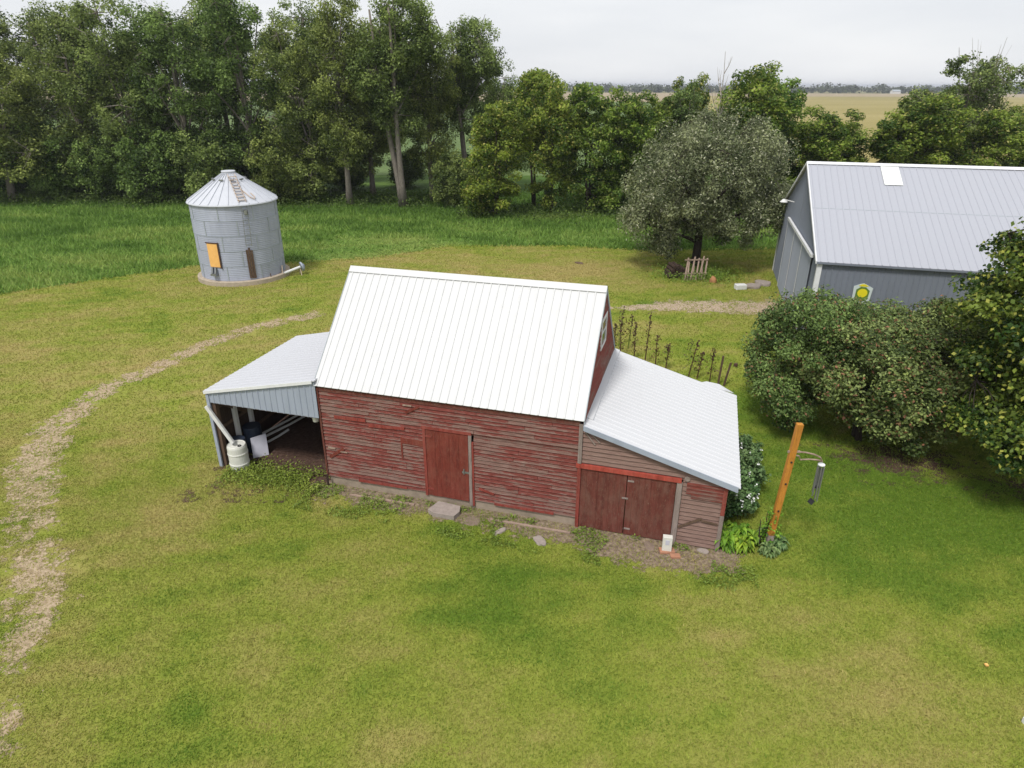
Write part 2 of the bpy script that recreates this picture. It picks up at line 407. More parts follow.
# ------------------------------------------------------------------ ground
BOUND = [(-75, 22), (-48, 29), (-29.2, 36.5), (-25.3, 39.7), (-20.9, 43), (-14.3, 44.1), (-9.2, 45.6), (-4.8, 49.2), (3.6, 49.4), (10, 47.8), (18, 48.5), (45, 51), (80, 52)]
bx_ = np.array([p[0] for p in BOUND]); by_ = np.array([p[1] for p in BOUND])
def bound_y(x): return np.interp(x, bx_, by_)
def sheet(name, x0, x1, y0, y1, step, z, mat, keep=None, soil=None, var=None, zf=None):
    xs = np.arange(x0, x1+step/2, step); ys = np.arange(y0, y1+step/2, step); X, Y = np.meshgrid(xs, ys)
    nx, ny = len(xs), len(ys); idx = np.arange(nx*ny).reshape(ny, nx)
    Fq = np.stack([idx[:-1, :-1], idx[:-1, 1:], idx[1:, 1:], idx[1:, :-1]], -1).reshape(-1, 4)
    x, y = X.ravel(), Y.ravel()
    if keep is not None:
        k = keep(x, y); Fq = Fq[k[Fq].all(1)]
        used = np.unique(Fq); mp_ = -np.ones(nx*ny, int); mp_[used] = np.arange(len(used)); Fq = mp_[Fq]; x, y = x[used], y[used]
    zz = np.full(len(x), z) + (zf(x, y) if zf else 0)
    at = []
    at.append(('soil', 'POINT', soil(x, y) if soil else np.zeros(len(x))))
    at.append(('var', 'POINT', var(x, y) if var else np.full(len(x), .5)))
    return mesh_np(name, np.stack([x, y, zz], 1), Fq, mat, at, smooth=True)

def lawnvar(x, y):
    a = fbm(x, y, 5.5, 1); b = fbm(x+y*.4, y, 1.6, 2); c = fbm(x*.35, y, .9, 4)
    v = .52+(a-.5)*.7+(b-.5)*.55+(c-.5)*.3+(fbm(x*.5+y*.2, y, .3, 0)-.5)*.55+.05*np.sin((y-.28*x)*5.2+1.5*np.sin(x*.25))
    # mown lawn is lusher along the barn and under the crowns (bush shade painted in), drier to the left and behind the bin
    v -= .17*np.exp(-((x-2.5)**2/90+(y-12.6)**2/5))
    v -= .3*np.exp(-((x-9.5)**2/9+(y-19)**2/30)) + .36*np.exp(-((x-14)**2/16+(y-15.5)**2/8))  # soft shade of barn and bushes put into the grass colour
    v -= .25*np.exp(-((x-12)**2/18+(y-42)**2/10))
    v += .20*np.exp(-((x+14)**2/130+(y-30)**2/150)) + .32*np.exp(-((y-43)**2/26+(x-1)**2/160)) + .10*np.exp(-((x-8)**2/10+(y-9.8)**2/6))
    return np.clip(v, .14, 1)
def meadvar(x, y):
    v = .42+(fbm(x, y*2.2, 7, 5)-.5)*1.3+(fbm(x, y*3, 1.8, 6)-.5)*.7
    v += .35*np.exp(-((x+7)**2/9+(y-50)**2/5)) - .3*np.clip((y-60)/8, 0, 1)  # darker towards the trees: the shade beneath them painted in
    return np.clip(v, 0, 1)

tag(sheet('ground', -6000, 6000, -800, 9200, 200, -.012, M['far_ground']), kind='structure')
tag(sheet('lawn', -70, 60, -6, 80, .5, 0, M['lawn'], keep=lambda x, y: y < bound_y(x)+1.0, var=lawnvar), kind='structure')
tag(sheet('meadow', -75, 75, 20, 92, .5, -.004, M['mead_ground'], keep=lambda x, y: y > bound_y(x)-.6, var=meadvar), kind='structure')
def quad_sheet(name, P, z, mat):
    m = MB(); m.poly([(x, y, z) for x, y in P]); return tag(m.build(name, mat), kind='structure')
quad_sheet('green_field', [(-900, 92), (32, 92), (60, 180), (130, 520), (-900, 520)], -.004, M['field_green'])
quad_sheet('golden_field', [(33, 92), (1500, 92), (1500, 820), (210, 820), (131, 520), (61, 180)], -.004, M['field_gold'])
quad_sheet('stubble_field', [(-1200, 521), (132, 521), (211, 821), (1500, 821), (1500, 1150), (-1200, 1150)], -.004, M['field_tan'])

def shell(d, w):
    return 1-np.clip(d/w, 0, 1)
TRACK = [(-8.9, 5.5), (-9.6, 8.6), (-11.4, 12.2), (-13.9, 16.0), (-15.2, 18.2), (-16.05, 20.7), (-16.0, 22.9), (-16.05, 24.2), (-15.2, 25.6), (-14.2, 28.8), (-12.6, 31.4), (-10.4, 33.1)]
TR2 = [(-10.2, 11.6), (-11.2, 13.6)]
def track_soil(x, y):
    w = np.interp(y, [6, 12, 16, 20, 24, 28, 33], [.8, .9, 1.15, 1.1, .75, .8, .9])
    d = polydist(x, y, TRACK); r = np.interp(y, [6, 9, 13, 17, 21, 33], [.42, .45, .44, .68, .66, .62])*np.exp(-(d/w)**2*1.4)
    r += .26*np.exp(-(polydist(x, y, TR2)/1.1)**2)
    rut = np.exp(-((d-w*.55)/.28)**2)*.14
    return r+rut
tag(sheet('dirt_track', -20, -6.5, 4.5, 36, .25, .006, M['dirt_track'], keep=lambda x, y: track_soil(x, y) > .05, soil=track_soil), kind='structure')
def drive_soil(x, y):
    yc = 34.7+.2*np.sin(x*.8); w = np.interp(x, [3.5, 6, 9, 12, 20], [.25, .7, 1.5, 1.9, 2.6])
    return np.where(x < 2, 0, .8*np.exp(-((y-yc)/w)**2*1.1)-.25*np.clip((7-x)/4, 0, 1))
tag(sheet('dirt_driveway', 3, 20, 30, 39.5, .25, .006, M['dirt_drive'], keep=lambda x, y: drive_soil(x, y) > .05, soil=drive_soil), kind='structure')

# ------------------------------------------------------------------ barn
BX, BY, BYAW = -5.47, 17.05, -.2797
_ca, _sa = math.cos(BYAW), math.sin(BYAW)
def bw(u, v, z=0): return (BX+u*_ca-v*_sa, BY+u*_sa+v*_ca, z)
def bl(x, y): dx, dy = x-BX, y-BY; return dx*_ca+dy*_sa, -dx*_sa+dy*_ca
L, D, ZE, ZR = 7.58, 5.24, 3.278, 6.0
K = (ZR-ZE)/(D/2+.106)
LU = 11.25                                    # outer wall of the right lean-to
def lean_z(u): return 3.164-(u-L)*(3.164-2.03)/3.945
def barn_soil(x, y):
    u, v = bl(x, y); s = .85*np.exp(-np.clip(-v-.15, 0, 9)**2/.75)
    s = s*((v < .3) & (u > -.6) & (u < 12.4))
    s += .35*np.exp(-((u-9.6)**2/5+(v+.9)**2/.5))
    return s*np.clip((12.6-u)/1.2, 0, 1)
tag(sheet('dirt_by_barn', -8, 8, 12, 20, .12, .008, M['dirt_wall'], keep=lambda x, y: barn_soil(x, y) > .05, soil=barn_soil), kind='structure')
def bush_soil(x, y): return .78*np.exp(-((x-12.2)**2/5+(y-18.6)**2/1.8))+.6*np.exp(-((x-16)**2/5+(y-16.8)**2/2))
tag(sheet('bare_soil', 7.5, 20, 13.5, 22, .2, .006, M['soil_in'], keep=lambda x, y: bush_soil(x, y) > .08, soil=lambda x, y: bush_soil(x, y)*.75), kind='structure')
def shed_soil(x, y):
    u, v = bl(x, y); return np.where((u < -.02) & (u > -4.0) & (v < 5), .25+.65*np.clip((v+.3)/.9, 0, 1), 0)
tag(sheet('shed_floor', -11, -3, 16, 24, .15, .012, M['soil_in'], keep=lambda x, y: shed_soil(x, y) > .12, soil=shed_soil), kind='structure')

barn = empty('barn', (BX, BY, 0), BYAW, 'weathered red barn with white metal roof and a lean-to on each end', 'barn')

def clap(m, P, ux, nx, z0, z1, urange, h=.112, lap=.036, seed=1):
    """lapped boards: P base point, ux along, nx outward; urange(z)->(a,b) list"""
    r = np.random.default_rng(seed); z = z0; P = Vector(P); ux = Vector(ux); nx = Vector(nx); i = 0
    while z < z1-.01:
        zt = min(z+h, z1)
        for (a, b), (a2, b2) in zip(urange(z+.001), urange(zt-.001)):
            if b-a < .03: continue
            cuts = [a]; x = a+r.uniform(.8, 3.2)
            while x < b-.5: cuts.append(x); x += r.uniform(1.4, 3.4)
            cuts.append(b)
            for q in range(len(cuts)-1):
                s0 = cuts[q]+(.004 if q else 0); s1 = cuts[q+1]-(.004 if q < len(cuts)-2 else 0)
                t0 = max(s0, a2) if q == 0 else s0; t1 = min(s1, b2) if q == len(cuts)-2 else s1
                if t1 < t0+.01: t0 = t1 = (max(a2, s0)+min(b2, s1))/2; t1 = t0+.01
                dz = r.normal(0, .004); o = lap+r.uniform(-.004, .006)
                A = P+ux*s0+nx*o; B = P+ux*s1+nx*(o+r.normal(0, .002)); va = float(np.clip(r.normal(.5, .3), 0, 1))
                zz = Vector((0, 0, 1))
                a0 = A+zz*(z+dz); b0 = B+zz*(z+dz*.3); a1 = P+ux*t0+nx*.006+zz*(zt+.006); b1 = P+ux*t1+nx*.006+zz*(zt+.006)
                m.poly([a0, b0, b1, a1], va)
                m.poly([P+ux*s0+zz*(z+dz), P+ux*s1+zz*(z+dz*.3), b0, a0], va)
                m.poly([P+ux*s0+zz*(z+dz), a0, a1, P+ux*t0+zz*zt], va); m.poly([b0, P+ux*s1+zz*z, P+ux*t1+zz*zt, b1], va)
        z = zt; i += 1

# foundation
m = MB(); m.box(.02, .012, -.2, 7.49, .25, .345); m.box(.0, D-.25, -.2, L, D, .34); m.box(0, .25, -.2, .25, D-.25, .34)
m.build('foundation', M['concrete'], barn)
# front wall, with opening for the door
def fr(z): 
    if z < 2.36: return [(.0, 3.14), (4.62, 7.50)]
    return [(.0, 7.50)]
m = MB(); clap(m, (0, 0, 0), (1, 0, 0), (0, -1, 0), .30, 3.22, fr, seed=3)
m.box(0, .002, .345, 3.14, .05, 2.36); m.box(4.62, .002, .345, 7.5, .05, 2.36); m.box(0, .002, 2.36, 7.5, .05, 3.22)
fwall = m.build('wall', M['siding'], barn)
fwall['label'] = 'front wall of lapped boards, red paint peeling to grey wood'
# left gable wall
def roof_z(v): return ZE-.07+K*(min(v, D-v)+.106)
def gab(z):
    if z < roof_z(0): return [(0, D)]
    t = (z-(ZE-.07))/K-.106; return [(t, D-t)] if t < D/2 else [(D/2-.01, D/2+.01)]
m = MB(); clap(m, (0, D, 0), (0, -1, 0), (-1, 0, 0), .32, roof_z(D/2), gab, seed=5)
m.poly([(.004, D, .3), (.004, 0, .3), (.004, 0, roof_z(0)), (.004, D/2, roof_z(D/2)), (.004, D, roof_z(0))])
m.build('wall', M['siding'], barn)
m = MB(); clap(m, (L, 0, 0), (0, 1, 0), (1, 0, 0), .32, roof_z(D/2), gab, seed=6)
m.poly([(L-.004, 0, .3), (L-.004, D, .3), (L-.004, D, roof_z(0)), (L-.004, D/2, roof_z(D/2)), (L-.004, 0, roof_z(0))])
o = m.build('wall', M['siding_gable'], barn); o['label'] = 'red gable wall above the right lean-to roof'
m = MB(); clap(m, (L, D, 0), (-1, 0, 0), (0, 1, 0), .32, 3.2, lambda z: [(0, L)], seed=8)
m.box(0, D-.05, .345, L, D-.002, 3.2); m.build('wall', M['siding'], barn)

def ribbed(m, O, U, V, width, length, sp, rw=.045, rh=.022, th=.03, minor=True):
    """sheet metal: O corner, U unit along the ribs' spacing, V unit along the ribs"""
    O = Vector(O); U = Vector(U); V = Vector(V); Nn = U.cross(V).normalized()
    if Nn.z < -.01 or (abs(Nn.z) < .01 and False): Nn = -Nn
    prof = [(0, 0)]; x = sp*.5
    while x < width-rw:
        prof += [(x-rw/2, 0), (x-rw*.28, rh), (x+rw*.28, rh), (x+rw/2, 0)]; x += sp
    prof.append((width, 0))
    for (a, ha), (b, hb) in zip(prof[:-1], prof[1:]):
        p = O+U*a+Nn*ha; q = O+U*b+Nn*hb; m.poly([p, q, q+V*length, p+V*length])
    # underside and edges
    p = O-Nn*th; m.poly([p, p+V*length, p+U*width+V*length, p+U*width])
    m.poly([O, p, p+U*width, O+U*width]); m.poly([O+V*length, O+V*length+U*width, p+V*length+U*width, p+V*length])
    m.poly([O, O+V*length, p+V*length, p]); m.poly([O+U*width, p+U*width, p+U*width+V*length, O+U*width+V*length])

uL = -.097; W_ = L+.026+.097
s = Vector((0, 1, K)).normalized(); ln = math.hypot(D/2+.106, ZR-ZE)
m = MB(); ribbed(m, (uL, -.106, ZE), (1, 0, 0), s, W_, ln, .2286, .05, .022)
roof = m.build('roof', M['roof_white'], barn); roof['label'] = 'front slope of white ribbed metal roof'
s2 = Vector((0, -1, K)).normalized()
m = MB(); ribbed(m, (uL+W_, D+.106, ZE), (-1, 0, 0), s2, W_, ln, .2286, .05, .022); m.build('roof', M['roof_white'], barn)
m = MB()
for sg in (-1, 1):
    p = Vector((uL-.01, D/2, ZR+.038)); dn = Vector((0, sg, -K)).normalized()
    q = p+dn*.2; w = Vector((W_+.02, 0, 0)); nn = Vector((0, sg*K, 1)).normalized()*.012
    m.hexa([p-nn, p+w-nn, q+w-nn, q-nn, p+nn, p+w+nn, q+w+nn, q+nn])
m.build('ridge_cap', M['roof_white'], barn)
for u in (uL-.02, uL+W_+.002):
    for sg in (-1, 1):
        m = MB(); a = Vector((u, D/2, ZR+.02)); b = Vector((u, D/2+sg*(D/2+.106), ZE+.02))
        m.hexa([a-Vector((0, 0, .14)), a+Vector((.018, 0, -.14)), b+Vector((.018, 0, -.14)), b-Vector((0, 0, .14)), a, a+Vector((.018, 0, 0)), b+Vector((.018, 0, 0)), b])
        m.build('rake_trim', M['trimgrey'], barn)
m = MB(); m.box(0, -.045, 3.12, 7.5, -.029, 3.22); m.build('eave_board', M['gate'], barn)
m = MB(); m.box(-.045, -.06, .28, .0, -.03, 3.2); m.box(-.055, -.06, .28, -.04, .06, 3.2); m.build('corner_board', M['gate'], barn)
m = MB(); m.box(7.49, -.06, 2.01, 7.59, -.03, 3.16); m.build('corner_board', M['greywood'], barn)
# door in the front wall
def planks(m, u0, u1, z0, z1, v0, v1, n, seed=0, skew=0):
    r = np.random.default_rng(seed); w = (u1-u0)/n
    for i in range(n):
        d = r.normal(0, .0025); m.box(u0+i*w+.0012, v0+d, z0+r.uniform(0, .012), u0+(i+1)*w-.0012, v1, z1, float(r.random()))
m = MB(); planks(m, 3.22, 4.46, .22, 2.34, -.035, .0, 9, 1); m.box(3.22, -.001, .22, 4.46, .03, 2.34)
door = m.build('door', M['door'], barn); door['label'] = 'single plank door in the front wall, deep red'
m = MB(); m.beam((4.33, -.06, 1.28), (4.33, -.06, 1.12), .03, .03); m.box(4.27, -.047, 1.14, 4.5, -.037, 1.2); m.build('handle', M['steel'], door)
for z in (2.12, .42): m = MB(); m.box(3.22, -.049, z, 3.4, -.037, z+.06); m.build('hinge', M['redboard'], door)
m = MB(); m.box(3.13, -.045, .20, 3.21, .01, 2.36); m.box(3.10, -.05, 2.365, 4.56, .0, 2.45); m.build('door_frame', M['redboard'], barn)
m = MB(); m.box(4.475, -.06, .12, 4.56, .01, 2.36); m.build('door_frame', M['greywood'], barn)
m = MB(); m.box(4.565, -.055, .12, 4.62, -.0, 2.16); m.build('door_frame', M['redboard'], barn)
m = MB(); m.box(3.14, .008, -.1, 4.62, .03, .215); m.build('sill', M['concrete'], barn)
# loose boards nailed on the front wall
for nm, a, b, w, mt in (('board', (.42, 2.34), (1.41, 2.36), .1, 'redboard'), ('board', (2.66, 2.79), (3.08, 3.03), .07, 'door'), ('board', (.13, .97), (.61, 1.32), .09, 'door'),
                  ('board', (1.0, .31), (2.55, .33), .07, 'redboard'), ('board', (5.2, .29), (6.9, .30), .07, 'redboard'), ('board', (4.75, .72), (5.2, .60), .07, 'redboard'),
                  ('board', (1.5, 2.22), (2.6, 2.28), .09, 'redboard')):
    m = MB(); m.beam((a[0], -.046, a[1]), (b[0], -.046, b[1]), .018, w, (0, 0, 1)); m.build(nm, M[mt], barn)
for q in ((2.6, 3.0, 2.86, 3.04), (.1, 1.26, .34, 1.31), (.5, 1.19, .72, 1.23)): m = MB(); m.box(q[0], -.055, q[1], q[2], -.042, q[3]); m.build('board', M['lath'], barn)
m = MB(); m.box(2.45, -.043, 1.3, 2.5, -.03, 2.0); m.box(2.5, -.043, 1.80, 3.13, -.03, 1.98); m.build('patch', M['door'], barn)

# gable window
m = MB(); y0, y1, z0, z1 = 2.02, 2.92, 4.38, 5.25
for a in ((y0, z0, y0+.09, z1), (y1-.09, z0, y1, z1), (y0+.09, z0, y1-.09, z0+.09), (y0+.09, z1-.09, y1-.09, z1)):
    m.box(L+.02, a[0], a[1], L+.055, a[2], a[3])
m.box(L+.025, y0+.09, 4.79, L+.045, y1-.09, 4.84)
wf = m.build('window', M['whitepaint'], barn); wf['label'] = 'small white framed window in the gable'
m = MB(); m.box(L+.028, y0+.09, z0+.09, L+.033, y1-.09, z1-.09); m.build('pane', M['glass'], wf)

# right lean-to
def lfr(z):
    top = min(LU, L+(3.164-.075-z)/((3.164-2.03)/3.945)) if z > lean_z(LU)-.075 else LU
    if z < 1.95: return [(10.19, top)]
    return [(7.6, max(7.62, top))]
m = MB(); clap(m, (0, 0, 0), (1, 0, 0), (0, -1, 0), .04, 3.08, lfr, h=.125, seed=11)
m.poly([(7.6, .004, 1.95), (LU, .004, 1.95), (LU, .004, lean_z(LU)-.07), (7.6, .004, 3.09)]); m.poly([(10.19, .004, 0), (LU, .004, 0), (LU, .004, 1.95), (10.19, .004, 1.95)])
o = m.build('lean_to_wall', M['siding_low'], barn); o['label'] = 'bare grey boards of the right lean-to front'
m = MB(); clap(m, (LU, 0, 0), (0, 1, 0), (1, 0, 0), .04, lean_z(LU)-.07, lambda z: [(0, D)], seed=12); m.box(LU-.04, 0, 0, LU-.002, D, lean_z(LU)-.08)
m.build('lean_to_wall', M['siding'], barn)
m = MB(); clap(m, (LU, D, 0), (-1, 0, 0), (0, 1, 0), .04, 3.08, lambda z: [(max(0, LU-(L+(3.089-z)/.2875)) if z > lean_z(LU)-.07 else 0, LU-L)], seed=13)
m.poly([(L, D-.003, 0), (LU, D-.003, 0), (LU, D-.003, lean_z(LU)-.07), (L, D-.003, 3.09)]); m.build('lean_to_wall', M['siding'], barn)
m = MB(); m.box(10.29, -.058, 1.83, 11.18, -.044, 1.92); m.box(10.29, -.058, 1.72, 11.18, -.044, 1.82); m.box(10.29, -.059, 1.6, 11.18, -.044, 1.71); m.box(10.42, -.058, 1.48, 11.18, -.044, 1.59); m.build('board', M['siding_gable'], barn)['label'] = 'red boards by the top right corner'
m = MB(); m.box(LU-.07, -.052, 1.1, LU+.03, -.03, lean_z(LU)-.08); m.build('corner_board', M['redboard'], barn)
m = MB(); m.box(LU-.07, -.052, 0, LU+.03, -.03, 1.095); m.build('corner_board', M['greywood'], barn)
m = MB(); m.beam((10.2, -.05, .55), (10.75, -.05, .92), .02, .06); m.beam((10.75, -.05, .86), (11.15, -.05, .82), .02, .05); m.build('board', M['brownwood'], barn)
m = MB(); m.beam((7.66, -.05, 2.95), (7.92, -.05, 2.62), .02, .03); m.build('bracket', M['greywood'], barn); m = MB(); m.beam((7.76, -.05, 2.98), (8.04, -.05, 2.70), .02, .03); m.build('bracket', M['greywood'], barn)
vv0, vv1 = -.13, D+.19
dl = Vector((1, 0, -(3.164-2.03)/3.945)).normalized(); ll = math.hypot(3.945, 1.134)
m = MB(); ribbed(m, (L+.03, vv1, 3.164), (0, -1, 0), dl, vv1-vv0, ll, .2286, .05, .02)
o = m.build('lean_to_roof', M['roof_lean'], barn); o['label'] = 'white ribbed roof of the right lean-to'
m = MB(); m.hexa([(L+.03, vv0-.02, 3.03), (11.5, vv0-.02, lean_z(11.5)-.14), (11.5, vv0, lean_z(11.5)-.14), (L+.03, vv0, 3.03),
                  (L+.03, vv0-.02, 3.17), (11.5, vv0-.02, lean_z(11.5)+.01), (11.5, vv0, lean_z(11.5)+.01), (L+.03, vv0, 3.17)]); m.build('rake_trim', M['galv'], barn)
m = MB(); m.hexa([(L+.03, .3, 3.19), (L+.2, .3, 3.14), (L+.2, vv1, 3.14), (L+.03, vv1, 3.19), (L+.03, .3, 3.205), (L+.2, .3, 3.155), (L+.2, vv1, 3.155), (L+.03, vv1, 3.205)]); m.build('flashing', M['roof_lean'], barn)
# short upturned sheet at the rear corner of that roof
m = MB(); m.hexa([(10.3, vv1-.02, 2.29), (11.3, vv1-.02, 2.13), (11.48, vv1+.05, 2.07), (10.4, vv1+.08, 2.28), (10.3, vv1-.02, 2.31), (11.25, vv1-.02, 2.16), (11.0, vv1+.35, 2.20), (10.6, vv1+.3, 2.27)])
m.build('roof_flap', M['roof_lean'], barn)
# double doors of the right lean-to
for (a, b, sd_) in ((7.6, 8.79, 21), (8.81, 10.03, 22)):
    m = MB(); planks(m, a, b, .03, 1.87, -.035, 0, 8, sd_); m.box(a, 0, .03, b, .02, 1.87)
    g = m.build('door', M['gate'], barn)
    g['label'] = 'left leaf of the double barn door, dull worn red' if a < 8 else 'right leaf of the double barn door, brownish worn red'
    e = b if a < 8 else a; sg = -1 if a < 8 else 1
    if a < 8:
        m = MB(); m.box(8.70, -.05, 1.14, 8.86, -.04, 1.19); m.build('latch', M['greywood'], g)
    else:
        for z in (1.68, .2): m = MB(); m.box(8.82, -.05, z, 8.98, -.04, z+.05); m.build('hinge', M['greywood'], g)
m = MB(); m.box(7.46, -.075, 1.885, 10.15, -.0, 2.0); m.build('lintel', M['lintelred'], barn)
m = MB(); m.box(7.5, -.065, -.02, 7.59, -.0, 1.883); m.build('door_frame', M['redboard'], barn)
m = MB(); m.box(10.04, -.06, -.02, 10.18, .01, 1.883); m.build('door_frame', M['greywood'], barn)
m = MB(); m.lathe([(.0, 0), (.07, 0), (.07, .02), (0, .02)], (0, 0, 0), 12); o = m.build('disc', M['greywood'], barn, (10.28, -.05, 2.03)); o.rotation_euler = (R(90), 0, 0)

# left lean-to
ZLL, ZTL, UL = 2.62, 3.45, -3.867
kl = (ZTL-ZLL)/3.867
def ll_z(u): return ZTL+u*kl
d2 = Vector((-1, 0, -kl)).normalized(); l2 = math.hypot(3.867, ZTL-ZLL)
m = MB(); ribbed(m, (-.03, -.14, ZTL), (0, 1, 0), d2, 5.02, l2, .2286, .036, .013)
o = m.build('lean_to_roof', M['roof_left'], barn); o['label'] = 'pale grey ribbed roof of the open left lean-to'
m = MB(); m.hexa([(UL, -.165, ZLL-.08), (-.1, -.165, ZTL-.10), (-.1, -.145, ZTL-.10), (UL, -.145, ZLL-.08), (UL, -.165, ZLL+.012), (-.1, -.165, ZTL-.01), (-.1, -.145, ZTL-.01), (UL, -.145, ZLL+.012)]); m.build('rake_trim', M['trimwhite'], barn)
m = MB(); u = -3.76
while u < -.06:       # ribbed front apron
    w = min(.2, -.05-u); r0 = .012
    for a, b, ha, hb in ((0, .14, 0, 0), (.14, .155, 0, .02), (.155, .185, .02, .02), (.185, .2, .02, 0)):
        a_, b_ = u+min(a, w), u+min(b, w)
        if b_ <= a_: continue
        m.poly([(a_, -.1-ha, 2.25), (b_, -.1-hb, 2.25), (b_, -.1-hb, ll_z(b_)-.05), (a_, -.1-ha, ll_z(a_)-.05)], float(rng.random()))
        m.poly([(b_, -.08, 2.25), (a_, -.08, 2.25), (a_, -.08, ll_z(a_)-.05), (b_, -.08, ll_z(b_)-.05)])
    u += .2
m.build('apron', M['galv'], barn)['label'] = 'galvanised ribbed sheet over the open front'
m = MB(); m.box(-3.76, -.075, 2.22, -.05, -.03, 2.34); m.build('header', M['brownwood'], barn)
m = MB(); m.box(-3.84, -.13, 0, -3.74, -.08, 2.5); m.box(-3.84, -.08, 0, -3.80, .05, 2.5); m.build('corner_trim', M['galv'], barn)
for (u, v, mt) in ((-3.70, .03, 'brownwood'), (-3.70, 4.7, 'brownwood')):
    m = MB(); m.box(u-.07, v-.07, 0, u+.07, v+.07, ll_z(u)-.1); m.build('post', M[mt], barn)
for v in (.78, 1.5):
    m = MB(); m.box(-3.74, v-.06, 0, -3.62, v+.06, ll_z(-3.7)-.1); m.build('post', M['whitepaint'], barn)['label'] = 'white painted post inside the left lean-to'
m = MB(); m.box(-2.2, 4.62, 0, -2.05, 4.76, 2.8); m.build('post', M['brownwood'], barn)
# outer and back walls of ribbed sheet
m = MB(); v = 0
while v < 4.75:
    for a, b, ha, hb in ((0, .14, 0, 0), (.14, .155, 0, .02), (.155, .185, .02, .02), (.185, .2, .02, 0)):
        m.poly([(-3.8-ha, v+b, .05), (-3.8-ha if False else -3.8-hb, v+b, .05), (-3.8-hb, v+b, 2.56), (-3.8-ha, v+a, 2.56)][:0] or [(-3.8-hb, v+b, .05), (-3.8-ha, v+a, .05), (-3.8-ha, v+a, 2.56), (-3.8-hb, v+b, 2.56)])
    v += .2
m.build('lean_to_wall', M['galv'], barn)
m = MB(); m.box(-3.795, .06, .05, -3.785, 4.8, 2.55); m.build('shade_lining', M['darkwood'], barn)  # dark lining added to deepen the shade inside the lean-to
m = MB(); m.poly([(-3.78, 4.80, .05), (-.02, 4.80, .05), (-.02, 4.80, ZTL-.08), (-3.78, 4.80, ll_z(-3.78)-.05)]); m.build('shade_lining', M['darkwood'], barn); m = MB(); m.poly([(-.02, 4.83, .05), (-3.78, 4.83, .05), (-3.78, 4.83, ll_z(-3.78)-.05), (-.02, 4.83, ZTL-.08)])  # dark back lining, likewise added for the inside shade
m.build('lean_to_wall', M['galv'], barn)
m = MB()
for z in (.5, 1.2, 1.9): m.box(-3.78, .1, z, -3.745, 4.7, z+.1)
m.beam((-3.68, .1, 2.2), (-3.68, 1.3, 1.3), .04, .12); m.beam((-3.6, 1.4, 2.3), (-3.6, 2.7, 1.3), .04, .12); m.build('girt', M['brownwood'], barn)
# downspout running from the corner into the barrel
bxu, bxv = -3.15, -.02
m = MB(); m.beam((-3.82, -.2, 2.16), (bxu-.06, bxv-.06, .93), .11, .075, (0, -1, .3)); m.build('downspout', M['whitepaint'], barn)

# ------------------------------------------------------------------ things around the barn
def barrel(name, loc, label):
    t = empty(name, loc, 0, label, 'barrel'); r, h = .29, .86
    prof = [(0, 0), (r*.93, 0), (r, .04), (r, .2), (r+.012, .22), (r+.012, .25), (r, .27), (r, .55), (r+.012, .57), (r+.012, .6), (r, .62), (r, .8), (r*.94, h), (r*.9, h+.012), (r*.88, h-.01), (.09, h-.012), (.085, h-.05), (0, h-.05)]
    m = MB(); m.lathe(prof, n=28); m.build('body', M['plastic'], t, smooth=False)
    m = MB(); m.lathe([(.055, h-.012), (.055, h+.02), (.04, h+.02), (.04, h-.012)], (.13, -.1, 0), 12); m.build('bung', M['dark'], t)
    return t
barrel('rain_barrel', bw(bxu, bxv), 'white plastic rain barrel under the downspout at the open lean-to')
m = MB(); p = bw(-2.95, .75); 
m.hexa([(-.24, -.02, 0), (.24, .05, 0), (.24, .08, 0), (-.24, .01, 0), (-.24, .2, .62), (.24, .27, .68), (.24, .3, .68), (-.24, .23, .62)])
o = m.build('board', M['panel'], None, p); o.name = 'flat_board'; o.rotation_euler = (0, 0, R(20)); tag(o, 'pale flat board leaning in the open lean-to behind the white barrel', 'board')
for i, (a, b, lb) in enumerate((((-3.2, 1.5), (-3.0, 2.4), 'short pale pipe lying in the lean-to, nearest to the barn wall'), ((-3.45, 1.7), (-2.85, 3.7), 'middle one of three pale pipes on the lean-to floor'), ((-3.6, 1.8), (-2.95, 4.1), 'pale pipe in the lean-to, farthest from the barn wall'))):
    m = MB(); q0 = Vector(bw(a[0], a[1], .12+.05*i)); q1 = Vector(bw(b[0], b[1], .15+.08*i)); m.tube([q0, (q0+q1)/2+Vector((0, 0, -.02)), q1], .04, 8)
    tag(m.build('pipe', M['whitepaint']), lb, 'pipe', 'pipes stored in the lean-to')
for i, (u, v, sc_, lb) in enumerate(((-3.45, 1.15, 1, 'navy drum against the outer wall between the white posts'), (-3.45, .38, .9, 'navy drum near the front corner post behind the barrel'), (-3.4, 4.3, 1, 'navy drum deep in the back corner of the lean-to'))):
    m = MB(); m.lathe([(0, 0), (.27, 0), (.28, .03), (.28, .84), (.27, .88), (.0, .87)], n=20); o = m.build('drum', M['navy'], None, bw(u, v)); o.scale = (sc_, sc_, sc_); tag(o, lb, 'drum', 'dark drums in the lean-to')
t = empty('bucket', bw(-.30, .12, 2.02), 0, 'pale bucket hanging at the barn corner inside the lean-to', 'bucket')
m = MB(); m.lathe([(0, 0), (.09, 0), (.12, .28), (.125, .28), (.125, .3), (.11, .3), (.085, .02), (0, .02)], n=16); m.build('body', M['plastic'], t)
m = MB(); m.tube([(math.cos(a)*.12, 0, .28+math.sin(a)*.16) for a in np.linspace(0, math.pi, 9)], .006, 5); m.build('handle', M['steel'], t)
